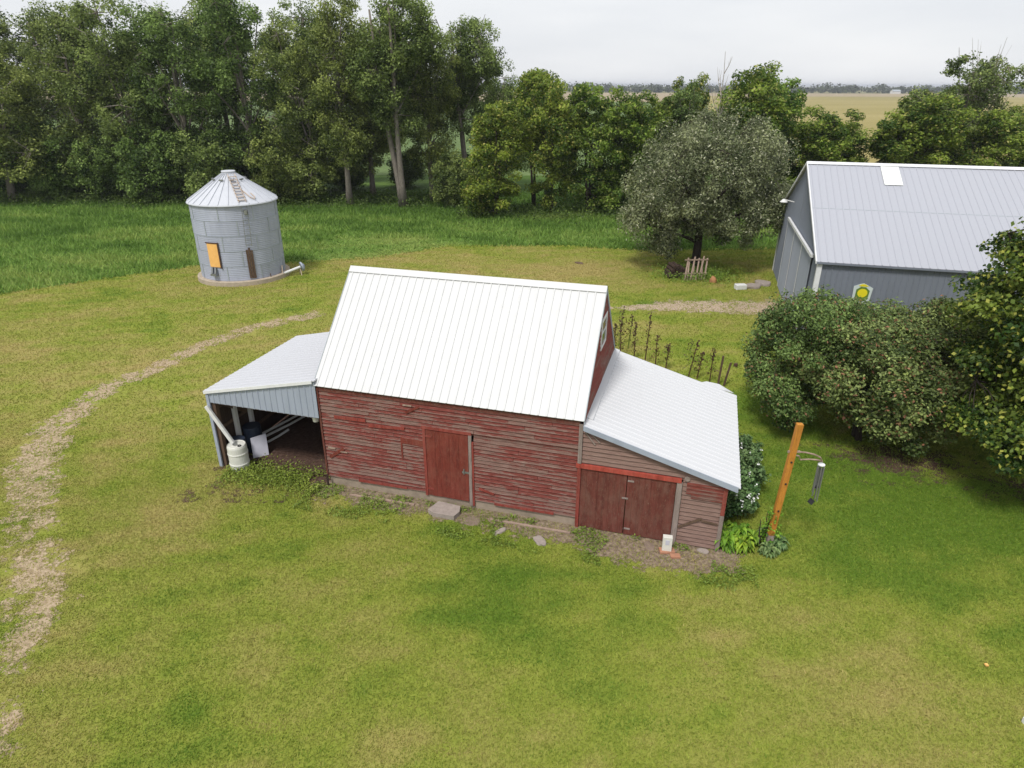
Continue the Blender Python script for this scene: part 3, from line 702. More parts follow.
# small cream box by the double door, on a brick
t = empty('box', bw(9.98, -.42, .06), BYAW+.1, 'upright cream metal box standing on a brick before the double door', 'box')
m = MB(); m.box(-.12, -.07, 0, .12, .07, .42); m.build('body', M['boxwhite'], t, bevel=.008)
m = MB(); m.box(-.05, -.078, .2, .05, -.071, .34); m.build('plate', M['panel'], t)
m = MB(); m.box(-.18, -.12, 0, .2, .1, .06); m.box(.05, -.3, 0, .3, -.14, .05); o = m.build('brick', M['brick'], None, bw(9.98, -.42)); o.rotation_euler = (0, 0, BYAW+.3); tag(o, 'orange bricks on the ground below the cream box', 'brick')

def rock(name, x, y, rx_, ry_, rz_, mat, label, cat='stone', seed=0, flat=.25):
    import bmesh
    bm = bmesh.new(); bmesh.ops.create_icosphere(bm, subdivisions=3, radius=1)
    r = np.random.default_rng(seed); off = r.uniform(0, 50, 3)
    for v in bm.verts:
        c = v.co; n = .75+.5*float(vnoise(c.x*1.0+off[0], c.y+c.z*.7+off[1], .8, seed))
        c = c*n; c.z = max(-.2, min(c.z, flat*2)); v.co = (c.x*rx_, c.y*ry_, c.z*rz_)
    me = bpy.data.meshes.new(name); bm.to_mesh(me); bm.free(); me.materials.append(mat); o = link(name, me, None, (x, y, 0)); o.rotation_euler = (0, 0, seed*1.3)
    return tag(o, label, cat)
m = MB(); P = [(-.42, -.2), (-.2, -.31), (.40, -.27), (.46, -.02), (.38, .24), (-.3, .27)]
n = len(P); z0, z1 = 0, .14
m.poly([(x, y, z1) for x, y in P]); m.poly([(x, y, z0) for x, y in reversed(P)])
for i in range(n):
    a, b = P[i], P[(i+1) % n]; m.poly([(*a, z0), (*b, z0), (*b, z1), (*a, z1)])
o = m.build('concrete_slab', M['stone'], None, bw(3.85, -.42), bevel=.015); o.rotation_euler = (0, 0, BYAW-.05); tag(o, 'broken grey concrete slab lying before the single red door', 'slab')
rock('flat_stone', *bw(4.75, -.62)[:2], *(.26, .2), .05, M['brownstone'], 'flat brownish stone right of the concrete slab', seed=2)
rock('flat_stone', *bw(5.6, -.85)[:2], .2, .1, .1, M['stone'], 'small pale stone in the dirt right of the single door', seed=3)
rock('flat_stone', *bw(6.75, -.95)[:2], .24, .14, .1, M['stone'], 'pale stone in the dirt midway between the two doors', seed=4)
rock('flat_stone', *bw(9.55, -.35)[:2], *(.2, .14), .05, M['brownstone'], 'flat pinkish stone left of the cream box', seed=6)
rock('flat_stone', *bw(10.9, -.15)[:2], .16, .1, .1, M['stone'], 'small brown stone at the foot of the lean-to corner', seed=7)
m = MB(); m.beam(bw(.9, -.42, .03), bw(2.9, -.36, .03), .07, .04); tag(m.build('timber', M['lath']), 'long pale timber in the dirt left of the single door', 'timber')
m = MB(); m.beam(bw(5.2, -.42, .03), bw(7.45, -.40, .035), .07, .04); tag(m.build('timber', M['lath']), 'long pale timber in the dirt right of the single door', 'timber')
m = MB(); m.beam(bw(.02, -.16, -.05), bw(.02, -.16, .42), .05, .05); tag(m.build('stake', M['darkwood']), 'short dark stake at the left front corner of the barn', 'stake')

# ------------------------------------------------------------------ leaf and tree builders
def leaves(P, size, r, aspect=.6, up=.7, out=None, var=None, jitter=.35, fold=True):
    """diamond leaves at points P -> verts, faces, var"""
    n = len(P); nrm = r.normal(size=(n, 3)); nrm[:, 2] = np.abs(nrm[:, 2])+up
    if out is not None: nrm += out
    nrm /= np.linalg.norm(nrm, axis=1, keepdims=True)
    t = r.normal(size=(n, 3)); t -= nrm*(t*nrm).sum(1, keepdims=True); t /= np.linalg.norm(t, axis=1, keepdims=True)
    b = np.cross(nrm, t); s = size*(1+r.uniform(-jitter, jitter, (n, 1)))
    V = np.stack([P-t*s*.5, P+b*s*aspect*.5+nrm*s*.06, P+t*s*.5-nrm*s*.08, P-b*s*aspect*.5+nrm*s*.06], 1).reshape(-1, 3)
    Fq = np.arange(n*4).reshape(-1, 4)
    return V, Fq, (np.full(n, .5) if var is None else var)

def tree_mesh(seed, crown, trunk, tips=220, per=90, cr=.7, leaf=.22, aspect=.6, flat=.7, inner=.35, trunk_r=.25, limb_n=10, up=.6, droop=0., twig=.02, lean=(0, 0), stems=1, bare=0):
    """crown: list of (cx,cy,cz,rx,ry,rz,weight); trunk: height where the limbs begin/top"""
    r = np.random.default_rng(seed); w = np.array([c[6] for c in crown], float); w /= w.sum()
    T = []
    for _ in range(tips):
        c = crown[r.choice(len(crown), p=w)]; d = r.normal(size=3); d /= np.linalg.norm(d)
        rad = inner+(1-inner)*r.random()**.55
        rad *= .82+.3*float(vnoise(d[0]*1.7+seed, d[1]*1.7+d[2]*2.3, 1, seed))
        T.append((c[0]+d[0]*rad*c[3], c[1]+d[1]*rad*c[4], max(.25, c[2]+d[2]*rad*c[5])))
    T = np.array(T)
    top = T[:, 2].max(); t0, t1 = trunk
    wood = MB()
    # trunk(s)
    axes = []
    for k in range(stems):
        a = r.uniform(0, 6.28)+k*6.28/stems; sp = .0 if stems == 1 else .35
        pts = []; n = 9
        for i in range(n):
            f = i/(n-1); z = -.15+f*(t1+.15)
            wob = np.array([math.sin(f*4+a), math.cos(f*3.3+a)])*.18*f*trunk_r*4
            pts.append((math.cos(a)*sp*.6+math.cos(a)*sp*z*.35+lean[0]*z+wob[0], math.sin(a)*sp*.6+math.sin(a)*sp*z*.35+lean[1]*z+wob[1], z))
        rad = [trunk_r*(1.35 if i == 0 else 1.0)*(1-.72*(i/(n-1))) for i in range(n)]
        wood.tube(pts, rad, 9); axes.append(np.array(pts))
    # limbs: farthest-point seeds
    seeds = [r.integers(len(T))]; dist = np.linalg.norm(T-T[seeds[0]], axis=1)
    for _ in range(limb_n-1):
        j = int(dist.argmax()); seeds.append(j); dist = np.minimum(dist, np.linalg.norm(T-T[j], axis=1))
    Cc = T[seeds]; own = np.linalg.norm(T[:, None]-Cc[None], axis=2).argmin(1)
    for j in range(limb_n):
        g = T[own == j]
        if len(g) == 0: continue
        cen = g.mean(0); ax = axes[j % len(axes)]
        zs = np.clip(t0+(cen[2]-t0)*.35, t0*.8, t1*.97) if cen[2] > t0 else min(t0, t1*.6)
        k = int(np.abs(ax[:, 2]-zs).argmin()); st = ax[max(k, 1)]
        mid = st*.5+cen*.5+np.array([0, 0, .12*np.linalg.norm(cen-st)])+r.normal(0, .12, 3)*np.linalg.norm(cen-st)*.4
        end = cen+(cen-st)*.25
        Q = [tuple((1-f)**2*st+2*f*(1-f)*mid+f*f*end) for f in np.linspace(0, 1, 7)]
        lr = trunk_r*.42*min(1, .5+len(g)/40)
        wood.tube(Q, [lr*(1-.8*i/6) for i in range(7)], 6, caps=False)
        Qa = np.array(Q)
        for tp in g:
            if r.random() < .35 and not bare: continue
            k = int(np.linalg.norm(Qa[1:]-tp, axis=1).argmin())+1; a = Qa[k]; mdp = (a+tp)/2+r.normal(0, .08, 3)*np.linalg.norm(tp-a)
            wood.tube([a, mdp, tp], [twig*1.6, twig, twig*.4], 3, caps=False)
    # leaves
    if per == 0: return wood, None
    nl = r.poisson(per*(.5+r.random(len(T)))); idx = np.repeat(np.arange(len(T)), nl)
    base = T[idx]; crs = cr*(.7+.6*r.random(len(T)))[idx][:, None]
    d = r.normal(size=base.shape); d /= np.linalg.norm(d, axis=1, keepdims=True); rr = r.random((len(base), 1))**.45
    off = d*rr*crs*np.array([1, 1, flat]); off[:, 2] -= droop*np.hypot(off[:, 0], off[:, 1])
    P = base+off; P[:, 2] = np.maximum(P[:, 2], .06)
    cv = np.clip(r.normal(.48, .27, len(T)), 0, 1)[idx]+r.normal(0, .16, len(P))
    out = off/np.maximum(np.linalg.norm(off, axis=1, keepdims=True), .01)*.55
    return wood, leaves(P, leaf, r, aspect, up, out, np.clip(cv, 0, 1))

def tree(name, leafm, barkm, label, cat, loc=(0, 0, 0), rz=0, scale=(1, 1, 1), group=None, wood_name='trunk', leaf_name='crown', **kw):
    t = empty(name, loc, rz, label, cat, group); t.scale = scale
    wood, lv = tree_mesh(**kw)
    wood.build(wood_name, barkm, t, smooth=True)
    if lv: mesh_np(leaf_name, lv[0], lv[1], leafm, [('var', 'FACE', lv[2])], t)
    return t

# silver-leaved tree in the middle
tree('willow_tree', M['leaf_olive'], M['barkdark'], 'round silver green tree with a short dark trunk left of the grey shed', 'tree', (12.1, 43.4, 0), 0, (1.03, 1.03, 1.07),
     seed=21, crown=[(.7, .6, 5.1, 5.2, 4.8, 3.3, 3), (.9, .5, 6.9, 3.4, 3.2, 2.5, 1.3), (-2.0, 0, 3.5, 2.8, 2.6, 1.8, .8), (3.2, .4, 3.5, 3.0, 2.6, 1.8, .9), (-3.0, -.6, 2.3, 1.5, 1.6, 1.4, .35)], trunk=(1.5, 6.5),
     tips=300, per=290, cr=.68, leaf=.165, aspect=.42, flat=1.1, inner=.5, trunk_r=.3, limb_n=14, up=.3, twig=.018)
m = MB(); r_ = np.random.default_rng(5)
# dead pale leader rising above that tree
def snag(name, loc, h, label, seed, spread=.6, n=7, tr=.06, mat='barkpale'):
    r = np.random.default_rng(seed); m = MB(); pts = [(0, 0, -.1)]
    for i in range(1, 9): pts.append((pts[-1][0]+r.normal(0, .05), pts[-1][1]+r.normal(0, .05), h*i/8))
    m.tube(pts, [tr*(1-.85*i/8) for i in range(9)], 6)
    for k in range(n):
        z = h*r.uniform(.45, .92); a = r.uniform(0, 6.28); l = h*r.uniform(.08, .2)*spread*1.6; i = int(z/h*8); b = Vector(pts[i])
        q = b+Vector((math.cos(a)*l*.5, math.sin(a)*l*.5, l)); e = b+Vector((math.cos(a)*l*.8, math.sin(a)*l*.8, l*2))
        m.tube([b, q, e], [tr*.35, tr*.25, tr*.1], 4, caps=False)
        for s_ in range(2):
            qq = q+Vector(r.normal(0, .25*l, 3)); m.tube([q, (q+qq)/2+Vector((0, 0, l*.15)), qq+Vector((0, 0, l*.6))], [tr*.2, tr*.12, tr*.06], 3, caps=False)
    return tag(m.build(name, M[mat], None, loc), label, 'dead tree')
snag('dead_tree', (18.0, 62, 0), 13.6, 'thin bare dead trunk rising behind the silver green tree', 4, .3, 12, .11)

# crab apple bushes on the right
AP = dict(seed=31, crown=[(0, 0, 2.5, 2.1, 2.1, 1.75, 3), (.3, .2, 3.4, 1.7, 1.6, 1.2, 1), (-.5, -.5, 1.5, 1.8, 1.7, .85, .8)], trunk=(.7, 3), tips=150, per=330, cr=.5, leaf=.108, aspect=.55, flat=.8, inner=.55, trunk_r=.1, limb_n=10, up=.35, droop=.25, twig=.011, stems=3)
ap = tree('crab_apple_bush', M['leaf_apple'], M['barkdark'], 'leftmost of the fruiting bushes before the grey shed, nearest to the lean-to', 'bush', (10.0, 21.3, 0), .2, (.94, 1.0, 1.0), 'crab apple bushes by the grey shed', wood_name='stems', **AP)
AP2 = dict(AP); AP2['seed'] = 37
ap2 = tree('crab_apple_bush', M['leaf_apple'], M['barkdark'], 'middle fruiting bush, behind the wooden post with the wind chime', 'bush', (12.0, 20.0, 0), 1.2, (1.1, 1.08, .96), 'crab apple bushes by the grey shed', wood_name='stems', **AP2)
dup(ap, (12.9, 22.2, 0), 2.6, (1.1, 1.0, .88), 'fruiting bush under the yellow sign, back row')
dup(ap2, (15.0, 21.6, 0), 4.1, (1.0, 1.05, 1.0), 'reddish fruiting bush between the yellow sign and the dark maple')
tree('maple_tree', M['leaf_maple'], M['barkdark'], 'big dark maple with yellow tipped leaves cut by the right edge', 'tree', (16.7, 17.9, 0), 0, (1.06, 1.06, 1.21),
     seed=41, crown=[(0, 0, 4.4, 3.6, 3.4, 2.6, 3), (.7, 0, 6.4, 2.7, 2.6, 2.0, 1.2), (-1.0, -1.2, 2.0, 2.6, 2.4, 1.3, 1.3)], trunk=(1.2, 6.5),
     tips=520, per=185, cr=.6, leaf=.12, aspect=.75, flat=.38, inner=.45, trunk_r=.2, limb_n=14, up=.7, droop=.18, twig=.014)

# cottonwood grove
CW = []
specs = [
 dict(seed=51, crown=[(0, 0, 12, 4.4, 4.4, 5.2, 3), (1.2, .5, 15.8, 3.2, 3.2, 3, 1.1), (-2, 0, 8, 3.2, 3, 2.5, 1), (1.5, -.5, 6, 3, 2.6, 2.2, .9)], trunk=(5, 16), trunk_r=.36, lean=(.02, 0)),
 dict(seed=52, crown=[(-.8, 0, 13, 4.0, 4.2, 5, 3), (1.8, 0, 10, 3.2, 3.2, 3.4, 1.5), (-1, 0, 6.4, 3.4, 3, 2.6, 1.2), (1, -1, 4.2, 2.5, 2, 2, .5)], trunk=(4, 16), trunk_r=.34, lean=(-.05, .02)),
 dict(seed=53, crown=[(0, 0, 9.6, 4.8, 4.6, 5.4, 3), (-1.5, .5, 14.2, 3.4, 3.4, 3.4, 1.4), (1.5, -1.5, 4.4, 3.6, 2.5, 3, 1.4), (-2, -1, 3.6, 3, 2.4, 2.6, 1)], trunk=(3, 14), trunk_r=.34, lean=(.05, 0), droop=.5),
 dict(seed=58, crown=[(0, 0, 11.5, 4.6, 4.6, 5.6, 3), (-2.4, -1.2, 5, 3.6, 2.6, 3.2, 1.7), (2.2, -1.4, 4.2, 3.4, 2.4, 2.6, 1.5), (1, 0, 15.4, 3.2, 3.2, 2.8, 1)], trunk=(3, 16), trunk_r=.34, lean=(-.03, 0), droop=.45),
 dict(seed=54, crown=[(1.2, 0, 14.5, 3.6, 3.6, 4, 2.2), (-1.8, 0, 12, 3.0, 3, 3.4, 1.8), (0, 0, 8.5, 2.6, 2.6, 2, .5)], trunk=(7, 17), trunk_r=.33, stems=2, lean=(.0, 0)),
]
for i, s_ in enumerate(specs):
    kw = dict(tips=230, per=150, cr=.95, leaf=.25, aspect=.55, flat=.8, inner=.35, limb_n=12, up=.5, twig=.03); kw.update(s_)
    CW.append(kw)
GR = 'cottonwoods in the grove behind the bin'
place = [  # variant, x, y, rot, sxy, sz, label
 (2, -51, 69.5, 0, 1.1, 1.02, 'leafy tree of the grove at the far left edge, low hanging crown'),
 (3, -44.7, 74, 1, 1.0, 1.02, 'broad grove tree between the edge tree and the drooping one'),
 (2, -38.5, 72, 2.2, 1.05, 1.06, 'drooping grove tree halfway between left edge and bin'),
 (3, -33, 71, 3, 1.0, 1.0, 'grove tree with drooping light branches left of the bin roof'),
 (3, -27, 72, 4, 1.0, 1.1, 'tall grove tree rising directly behind the grain bin'),
 (2, -20.4, 70.9, 1.3, .92, .95, 'drooping grove tree with several grey stems just right of the bin'),
 (0, -16.3, 68, 5.2, .85, 1.03, 'grove tree with a leaning pale trunk right of the bin'),
 (1, -15.0, 73.5, 2.4, .85, .95, 'grove tree with a dark trunk behind the leaning pale one'),
 (4, -10.6, 66.8, .3, .95, 1.0, 'tall open cottonwood with the palest trunk, front of the grove'),
 (1, -8.3, 70.6, 1.7, .8, .92, 'slim grove tree right of the palest trunk'),
 (3, -57, 80, 2, 1.1, 1.05, 'back row grove tree behind the far left edge'),
 (1, -50, 83, .5, 1.1, 1.1, 'back row grove tree seen above the broad left tree'),
 (2, -41, 82, 4, 1.1, 1.08, 'back row grove tree above the dark hollow at left'),
 (4, -32.5, 81, 2, 1.1, 1.08, 'forked back row grove tree left behind the bin'),
 (1, -24, 82, 3.3, 1.1, 1.1, 'back row grove tree right behind the bin'),
 (0, -14, 84, 4.6, 1.0, 1.0, 'back row grove tree seen through the gap by the pale trunk'),
 (4, -4.6, 73.5, 5.6, .8, .93, 'open topped cottonwood at the right end of the grove'),
 (2, -1.5, 80, .9, .75, .80, 'low grove tree behind the right end of the grove'),
]
protos = {}
for (k, x, y, rz, sx, sz, lb) in place:
    if k not in protos:
        protos[k] = tree('cottonwood_tree', M['leaf_cotton'], M['bark'], lb, 'tree', (x, y, 0), rz, (sx, sx, sz), GR, **CW[k])
    else:
        dup(protos[k], (x, y, 0), rz, (sx, sx, sz), lb)
# low shrubs under the grove
US = dict(seed=61, crown=[(0, 0, 1.9, 2.6, 2.2, 1.9, 1)], trunk=(.6, 2.4), tips=110, per=75, cr=.8, leaf=.24, aspect=.6, flat=.8, inner=.3, trunk_r=.08, limb_n=7, up=.5, twig=.02, stems=3)
us = None
for i, (x, y, s_, lb) in enumerate(((-54, 75, 1.2, 'dark low shrub under the grove at the left edge'), (-48.5, 77, 1.2, 'dark low shrub left of the broad grove tree'), (-42, 77, 1.1, 'dark low shrub right of the broad grove tree'), (-36.5, 76, 1.2, 'dark shrub midway under the grove left of the bin'),
    (-30.5, 75.5, 1.3, 'dark shrub in the hollow left of the bin roof'), (-24, 76, 1.2, 'dark shrub under the grove right behind the bin'), (-19, 78, 1.0, 'shrub behind the grey stems right of the bin'), (-12.5, 81, .9, 'sunny shrub seen between two grove trunks'), (-6, 79, 1.0, 'pale green shrub at the right end of the grove'), (-3.6, 74, .9, 'shrub left behind the first box elder'),
    (-46, 84, 1.5, 'back shrub in the shade behind the broad grove tree'), (-38, 85, 1.5, 'back shrub in the shade left of the bin'), (-28, 85, 1.5, 'back shrub in the shade behind the bin'), (-58, 84, 1.5, 'back shrub in the shade at the left edge'))):
    if us is None: us = tree('shrub', M['leaf_under'], M['barkdark'], lb, 'shrub', (x, y, 0), i, (s_, s_, s_), 'shrubs under the grove', wood_name='stems', **US)
    else: dup(us, (x, y, 0), i*1.7, (s_, s_, s_*(.85+.3*((i*37) % 10)/10)), lb)

for i, (x, y, s_, lb) in enumerate(((-47.5, 70.5, 1.9, 'tall leafy young tree in front of the far left edge of the grove'), (-41.5, 69.5, 1.6, 'leafy young tree beside the broad grove tree'), (-35.5, 68.8, 1.8, 'bright leafy young tree midway between the left edge and the bin'),
    (-30, 67.5, 1.9, 'leafy young tree just left of the bin roof'), (-23.4, 68.5, 1.7, 'leafy young tree just right of the bin roof'), (-5.6, 66.5, 1.25, 'leafy young tree left of the first box elder'))):
    if i == 0: yt = tree('young_tree', M['leaf_cotton'], M['barkdark'], lb, 'tree', (x, y, 0), i, (s_, s_*.8, s_), 'young trees along the grove edge', seed=64, crown=[(0, 0, 2.5, 1.9, 1.7, 1.7, 1), (.4, 0, 1.3, 1.5, 1.3, 1.0, .6)], trunk=(.6, 2.6), tips=90, per=120, cr=.5, leaf=.15, aspect=.6, flat=.8, inner=.35, trunk_r=.07, limb_n=8, up=.5, twig=.012, droop=.3)
    else: dup(yt, (x, y, 0), i*1.9, (s_, s_*.8, s_*(.9+.06*(i % 3))), lb)

# box elders and others
BE = [dict(seed=71, crown=[(0, 0, 5.2, 3.2, 3.1, 4.2, 3), (.6, 0, 8.6, 2.1, 2.1, 2.2, 1.1), (-.6, -.6, 2.0, 2.8, 2.6, 1.8, 1)], trunk=(1.5, 8), trunk_r=.16, stems=2),
      dict(seed=72, crown=[(-.4, 0, 6.4, 3.0, 3.0, 3.6, 3), (1.1, 0, 8.7, 1.9, 1.9, 1.9, .9), (.6, -.5, 2.9, 2.6, 2.5, 2.6, 1)], trunk=(2, 8), trunk_r=.17),
      dict(seed=73, crown=[(0, 0, 8.2, 2.3, 2.3, 2.4, 2), (.5, 0, 5.6, 2.0, 2, 1.2, .5)], trunk=(4, 8.5), trunk_r=.14, stems=2)]
bp = {}
GB = 'box elders along the far side of the lawn'
for (k, x, y, H_, Rr, rz, lb) in [
 (0, -1.7, 62.2, 9.8, 3.4, 0, 'bushy bright green box elder right of the grove, reaching the ground'),
 (2, 2.2, 67, 12.4, 2.7, 1, 'slender box elder on a bare forked trunk above its neighbours'),
 (1, 3.6, 63.4, 11.3, 3.2, 2, 'box elder behind the barn ridge, left of centre'),
 (0, 7.2, 63.6, 11.3, 3.4, 3, 'wide box elder behind the right half of the barn ridge'),
 (1, 10.6, 64.6, 11.0, 3.4, 4, 'box elder just left of the silver green tree'),
 (0, 14.3, 67, 10.3, 3.3, 5, 'yellow green box elder directly behind the silver green tree'),
 (1, 17.2, 70, 12.2, 2.5, .4, 'narrow box elder behind the top of the silver green tree'),
 (1, 21.2, 63, 13.0, 3.9, 1.4, 'tallest box elder, right of the bare dead trunk'),
 (0, 24.6, 66, 12.0, 3.9, 2.4, 'dark box elder right of the tallest one'),
 (1, 27.8, 62.5, 9.5, 3.6, 3.4, 'olive green box elder above the left end of the grey shed'),
 (0, 30.6, 67, 8.0, 3.4, 4.4, 'low box elder above the skylight panel of the shed'),
 (1, 34.8, 60.5, 10.6, 4.2, 5.4, 'rounded box elder behind the middle of the shed roof'),
 (0, 38.5, 63, 8.0, 3.6, .9, 'low box elder behind the right part of the shed roof'),
 (0, 42.6, 60.5, 9.3, 3.9, 1.9, 'box elder behind the shed roof near the right edge'),
 (1, 47.2, 64, 9.6, 4.0, 2.9, 'box elder at the right edge behind the shed'),
 (1, 40.6, 70, 10.8, 3.7, 3.9, 'box elder behind the half bare tree'),
 (0, 46, 74, 11, 4.0, 3.9, 'farther box elder at the right edge')]:
    H0 = {0: 10.6, 1: 10.6, 2: 10.6}[k]; R0 = {0: 3.5, 1: 3.4, 2: 2.7}[k]
    scl = (Rr/R0, Rr/R0, H_/H0)
    if k not in bp:
        kw = dict(tips=150, per=165, cr=.72, leaf=.235, aspect=.6, flat=.75, inner=.4, limb_n=10, up=.55, twig=.022); kw.update(BE[k])
        bp[k] = tree('box_elder_tree', M['leaf_elder'], M['barkdark'], lb, 'tree', (x, y, 0), rz, scl, GB, **kw)
    else: dup(bp[k], (x, y, 0), rz, scl, lb)
tree('half_bare_tree', M['leaf_sparse'], M['bark'], 'sparse half bare tree standing highest at the right edge', 'tree', (41.2, 65.5, 0), .5, (1.1, 1, 1.02),
     seed=81, crown=[(0, 0, 11.2, 3.2, 3, 2.3, 1.6), (-5.2, 0, 9.4, 2.4, 2.2, 1.2, .8), (3.6, 0, 11.5, 3, 2.6, 1.8, 1), (-1.5, 0, 7.6, 3.6, 3, 2.6, 1.6), (2.5, 0, 8, 3, 3, 2.2, 1)], trunk=(4, 11), tips=250, per=60, cr=.7, leaf=.24, inner=.3, trunk_r=.26, limb_n=14, up=.5, twig=.03, bare=1)
snag('dead_tree', (43.2, 66, 0), 11.9, 'bare grey branches at the very top right', 9, .8, 26, .10)
tree('slender_tree', M['leaf_sparse'], M['bark'], 'small thin topped tree left of the bare dead trunk', 'tree', (15.8, 64.5, 0), 1, (.9, .9, .98), seed=83,
     crown=[(0, 0, 9.6, 1.8, 1.8, 1.9, 1), (0, 0, 7, 2.0, 2, 2, 1)], trunk=(3, 10), tips=90, per=60, cr=.6, leaf=.22, inner=.3, trunk_r=.15, limb_n=8, twig=.02)

# distant tree line: one uncountable mass, a belt of real crowns
r_ = np.random.default_rng(90); nb = 900
cx = r_.uniform(-1050, 1250, nb); cyy = 1165+r_.uniform(0, 70, nb); hh = r_.uniform(7, 15, nb)*(.75+.5*vnoise(cx, cyy*0, 60, 2)); rr_ = hh*r_.uniform(.5, .8, nb)
per = 42; idx = np.repeat(np.arange(nb), per); d = r_.normal(size=(len(idx), 3)); d /= np.linalg.norm(d, axis=1, keepdims=True); q = r_.random((len(idx), 1))**.4
P = np.stack([cx[idx]+d[:, 0]*q[:, 0]*rr_[idx], cyy[idx]+d[:, 1]*q[:, 0]*rr_[idx], np.maximum(.5, hh[idx]*.52+d[:, 2]*q[:, 0]*hh[idx]*.5)], 1)
lv = leaves(P, 3.4, r_, .8, .3, d*.6, np.clip(r_.normal(.5, .25, nb)[idx], 0, 1))
tag(mesh_np('distant_treeline', lv[0], lv[1], M['leaf_far'], [('var', 'FACE', lv[2])]), 'belt of far blue green trees along the horizon', 'trees', kind='stuff')
# distant white farmhouse
t = empty('farmhouse', (606, 1150, 0), .2, 'tiny white farmhouse before the far tree line', 'house'); t.scale = (.75, .75, .75)
m = MB(); m.box(-9, -5, 0, 9, 5, 4.6); m.poly([(-9, -5, 4.6), (-9, 5, 4.6), (-9, 0, 7.6)]); m.poly([(9, -5, 4.6), (9, 5, 4.6), (9, 0, 7.6)]); m.build('wall', M['whitepaint'], t)
m = MB(); m.hexa([(-9.5, -5.6, 4.3), (9.5, -5.6, 4.3), (9.5, 0, 7.7), (-9.5, 0, 7.7), (-9.5, -5.6, 4.6), (9.5, -5.6, 4.6), (9.5, 0, 8), (-9.5, 0, 8)])
m.hexa([(-9.5, 0, 7.7), (9.5, 0, 7.7), (9.5, 5.6, 4.3), (-9.5, 5.6, 4.3), (-9.5, 0, 8), (9.5, 0, 8), (9.5, 5.6, 4.6), (-9.5, 5.6, 4.6)]); m.build('roof', M['trimgrey'], t)

# ------------------------------------------------------------------ grain bin
BCX, BCY, BR, BZ, BT = -16.86, 41.0, 2.47, 4.67, 6.23
gb = empty('grain_bin', (BCX, BCY, 0), 0, 'round galvanised grain bin with conical roof and an orange door', 'grain bin')
m = MB(); m.lathe([(0, .28), (2.67, .28), (2.72, .25), (2.74, -.1)], n=56); m.build('base', M['binconcrete'], gb, bevel=0)
m = MB(); prof = []; z = .28
while z < BZ-.001:
    prof.append((BR+.005*math.sin(z/.105*2*math.pi), z)); z += .105/5
prof.append((BR, BZ)); m.lathe(prof, n=72)
for j in range(len(m.f)):       # sheets differ a little in tone: one value per ring and panel
    ring = int((j//72)/len(prof)*5.0); pan = int(((j % 72)+ring*4)//9); m.a[j] = ((ring*7+pan*13) % 10)/10
bt = NT('bin panels'); a_ = bt.attr('var'); nz = bt.noise(1.3, (2, 2, .7), 5, .6); nf = bt.noise(8, (1, 1, .3), 4, .6)
c_ = bt.mix(bt.ramp(nz, [(.35, (0, 0, 0)), (.7, (1, 1, 1))]), (.335, .362, .455), (.385, .41, .51)); c_ = bt.mix(1.0, c_, bt.ramp(a_, [(0, (.94, .94, .94)), (1, (1.05, 1.05, 1.05))]), 'MULTIPLY')
c_ = bt.mix(bt.ramp(nf, [(.6, (0, 0, 0)), (.8, (.4, .4, .4))]), c_, (.22, .22, .23)); bt.fin(c_, .5, .0, .4)
m.build('wall', bt.m, gb, smooth=True)
m = MB()
for k in range(5):
    z0 = .28+k*.878
    for j in range(8):
        a = 2*math.pi*(j+.5*(k % 2))/8; ca_, sa_ = math.cos(a), math.sin(a)
        m.beam((ca_*(BR+.014), sa_*(BR+.014), z0+.02), (ca_*(BR+.014), sa_*(BR+.014), z0+.86), .05, .012, (ca_, sa_, 0))
    if k: m.lathe([(BR+.012, z0-.012), (BR+.02, z0-.008), (BR+.02, z0+.008), (BR+.012, z0+.012)], n=56)
m.build('seams', M['trimgrey'], gb)
m = MB(); m.lathe([(0, BT-.02), (.30, BT-.02), (2.57, BZ+.02), (2.59, BZ-.04), (2.48, BZ-.02)][::-1], n=56)
rf = m.build('roof', M['binroof'], gb)
m = MB(); kc = (BT-BZ-.04)/2.27
for j in range(28):
    a = 2*math.pi*j/28+.05; m.beam((math.cos(a)*.32, math.sin(a)*.32, BT), (math.cos(a)*2.55, math.sin(a)*2.55, BZ+.05), .03, .045, (0, 0, 1))
m.build('rib', M['binroof'], rf)
m = MB(); m.lathe([(.38, BT-.12), (.38, BT+.04), (.41, BT+.04), (.39, BT+.09), (0, BT+.11)], n=24); m.build('cap', M['binroof'], gb)
for j in range(10):
    m = MB(); a = math.pi*2*j/10+.2; c, s_ = math.cos(a), math.sin(a); m.beam((c*.95-s_*.13, s_*.95+c*.13, BT-.35), (c*.95+s_*.13, s_*.95-c*.13, BT-.35), .06, .08); m.build('vent', M['steel'], gb)
def onbin(deg, rad, z): a = R(deg); return Vector((math.cos(a)*rad, math.sin(a)*rad, z))
def curved_panel(m, d0, d1, z0, z1, rad, th, n=6):
    for i in range(n):
        a, b = d0+(d1-d0)*i/n, d0+(d1-d0)*(i+1)/n
        m.hexa([onbin(a, rad, z0), onbin(b, rad, z0), onbin(b, rad-th, z0), onbin(a, rad-th, z0), onbin(a, rad, z1), onbin(b, rad, z1), onbin(b, rad-th, z1), onbin(a, rad-th, z1)])
m = MB(); curved_panel(m, -114, -98, 1.12, 2.5, BR+.05, .03); dr = m.build('door', M['orange'], gb); dr['label'] = 'orange board door of the bin'
m = MB(); curved_panel(m, -97.6, -96, 1.05, 2.58, BR+.09, .08, 1); curved_panel(m, -116, -97.7, 2.51, 2.57, BR+.07, .05); m.build('door_frame', M['rust'], gb)
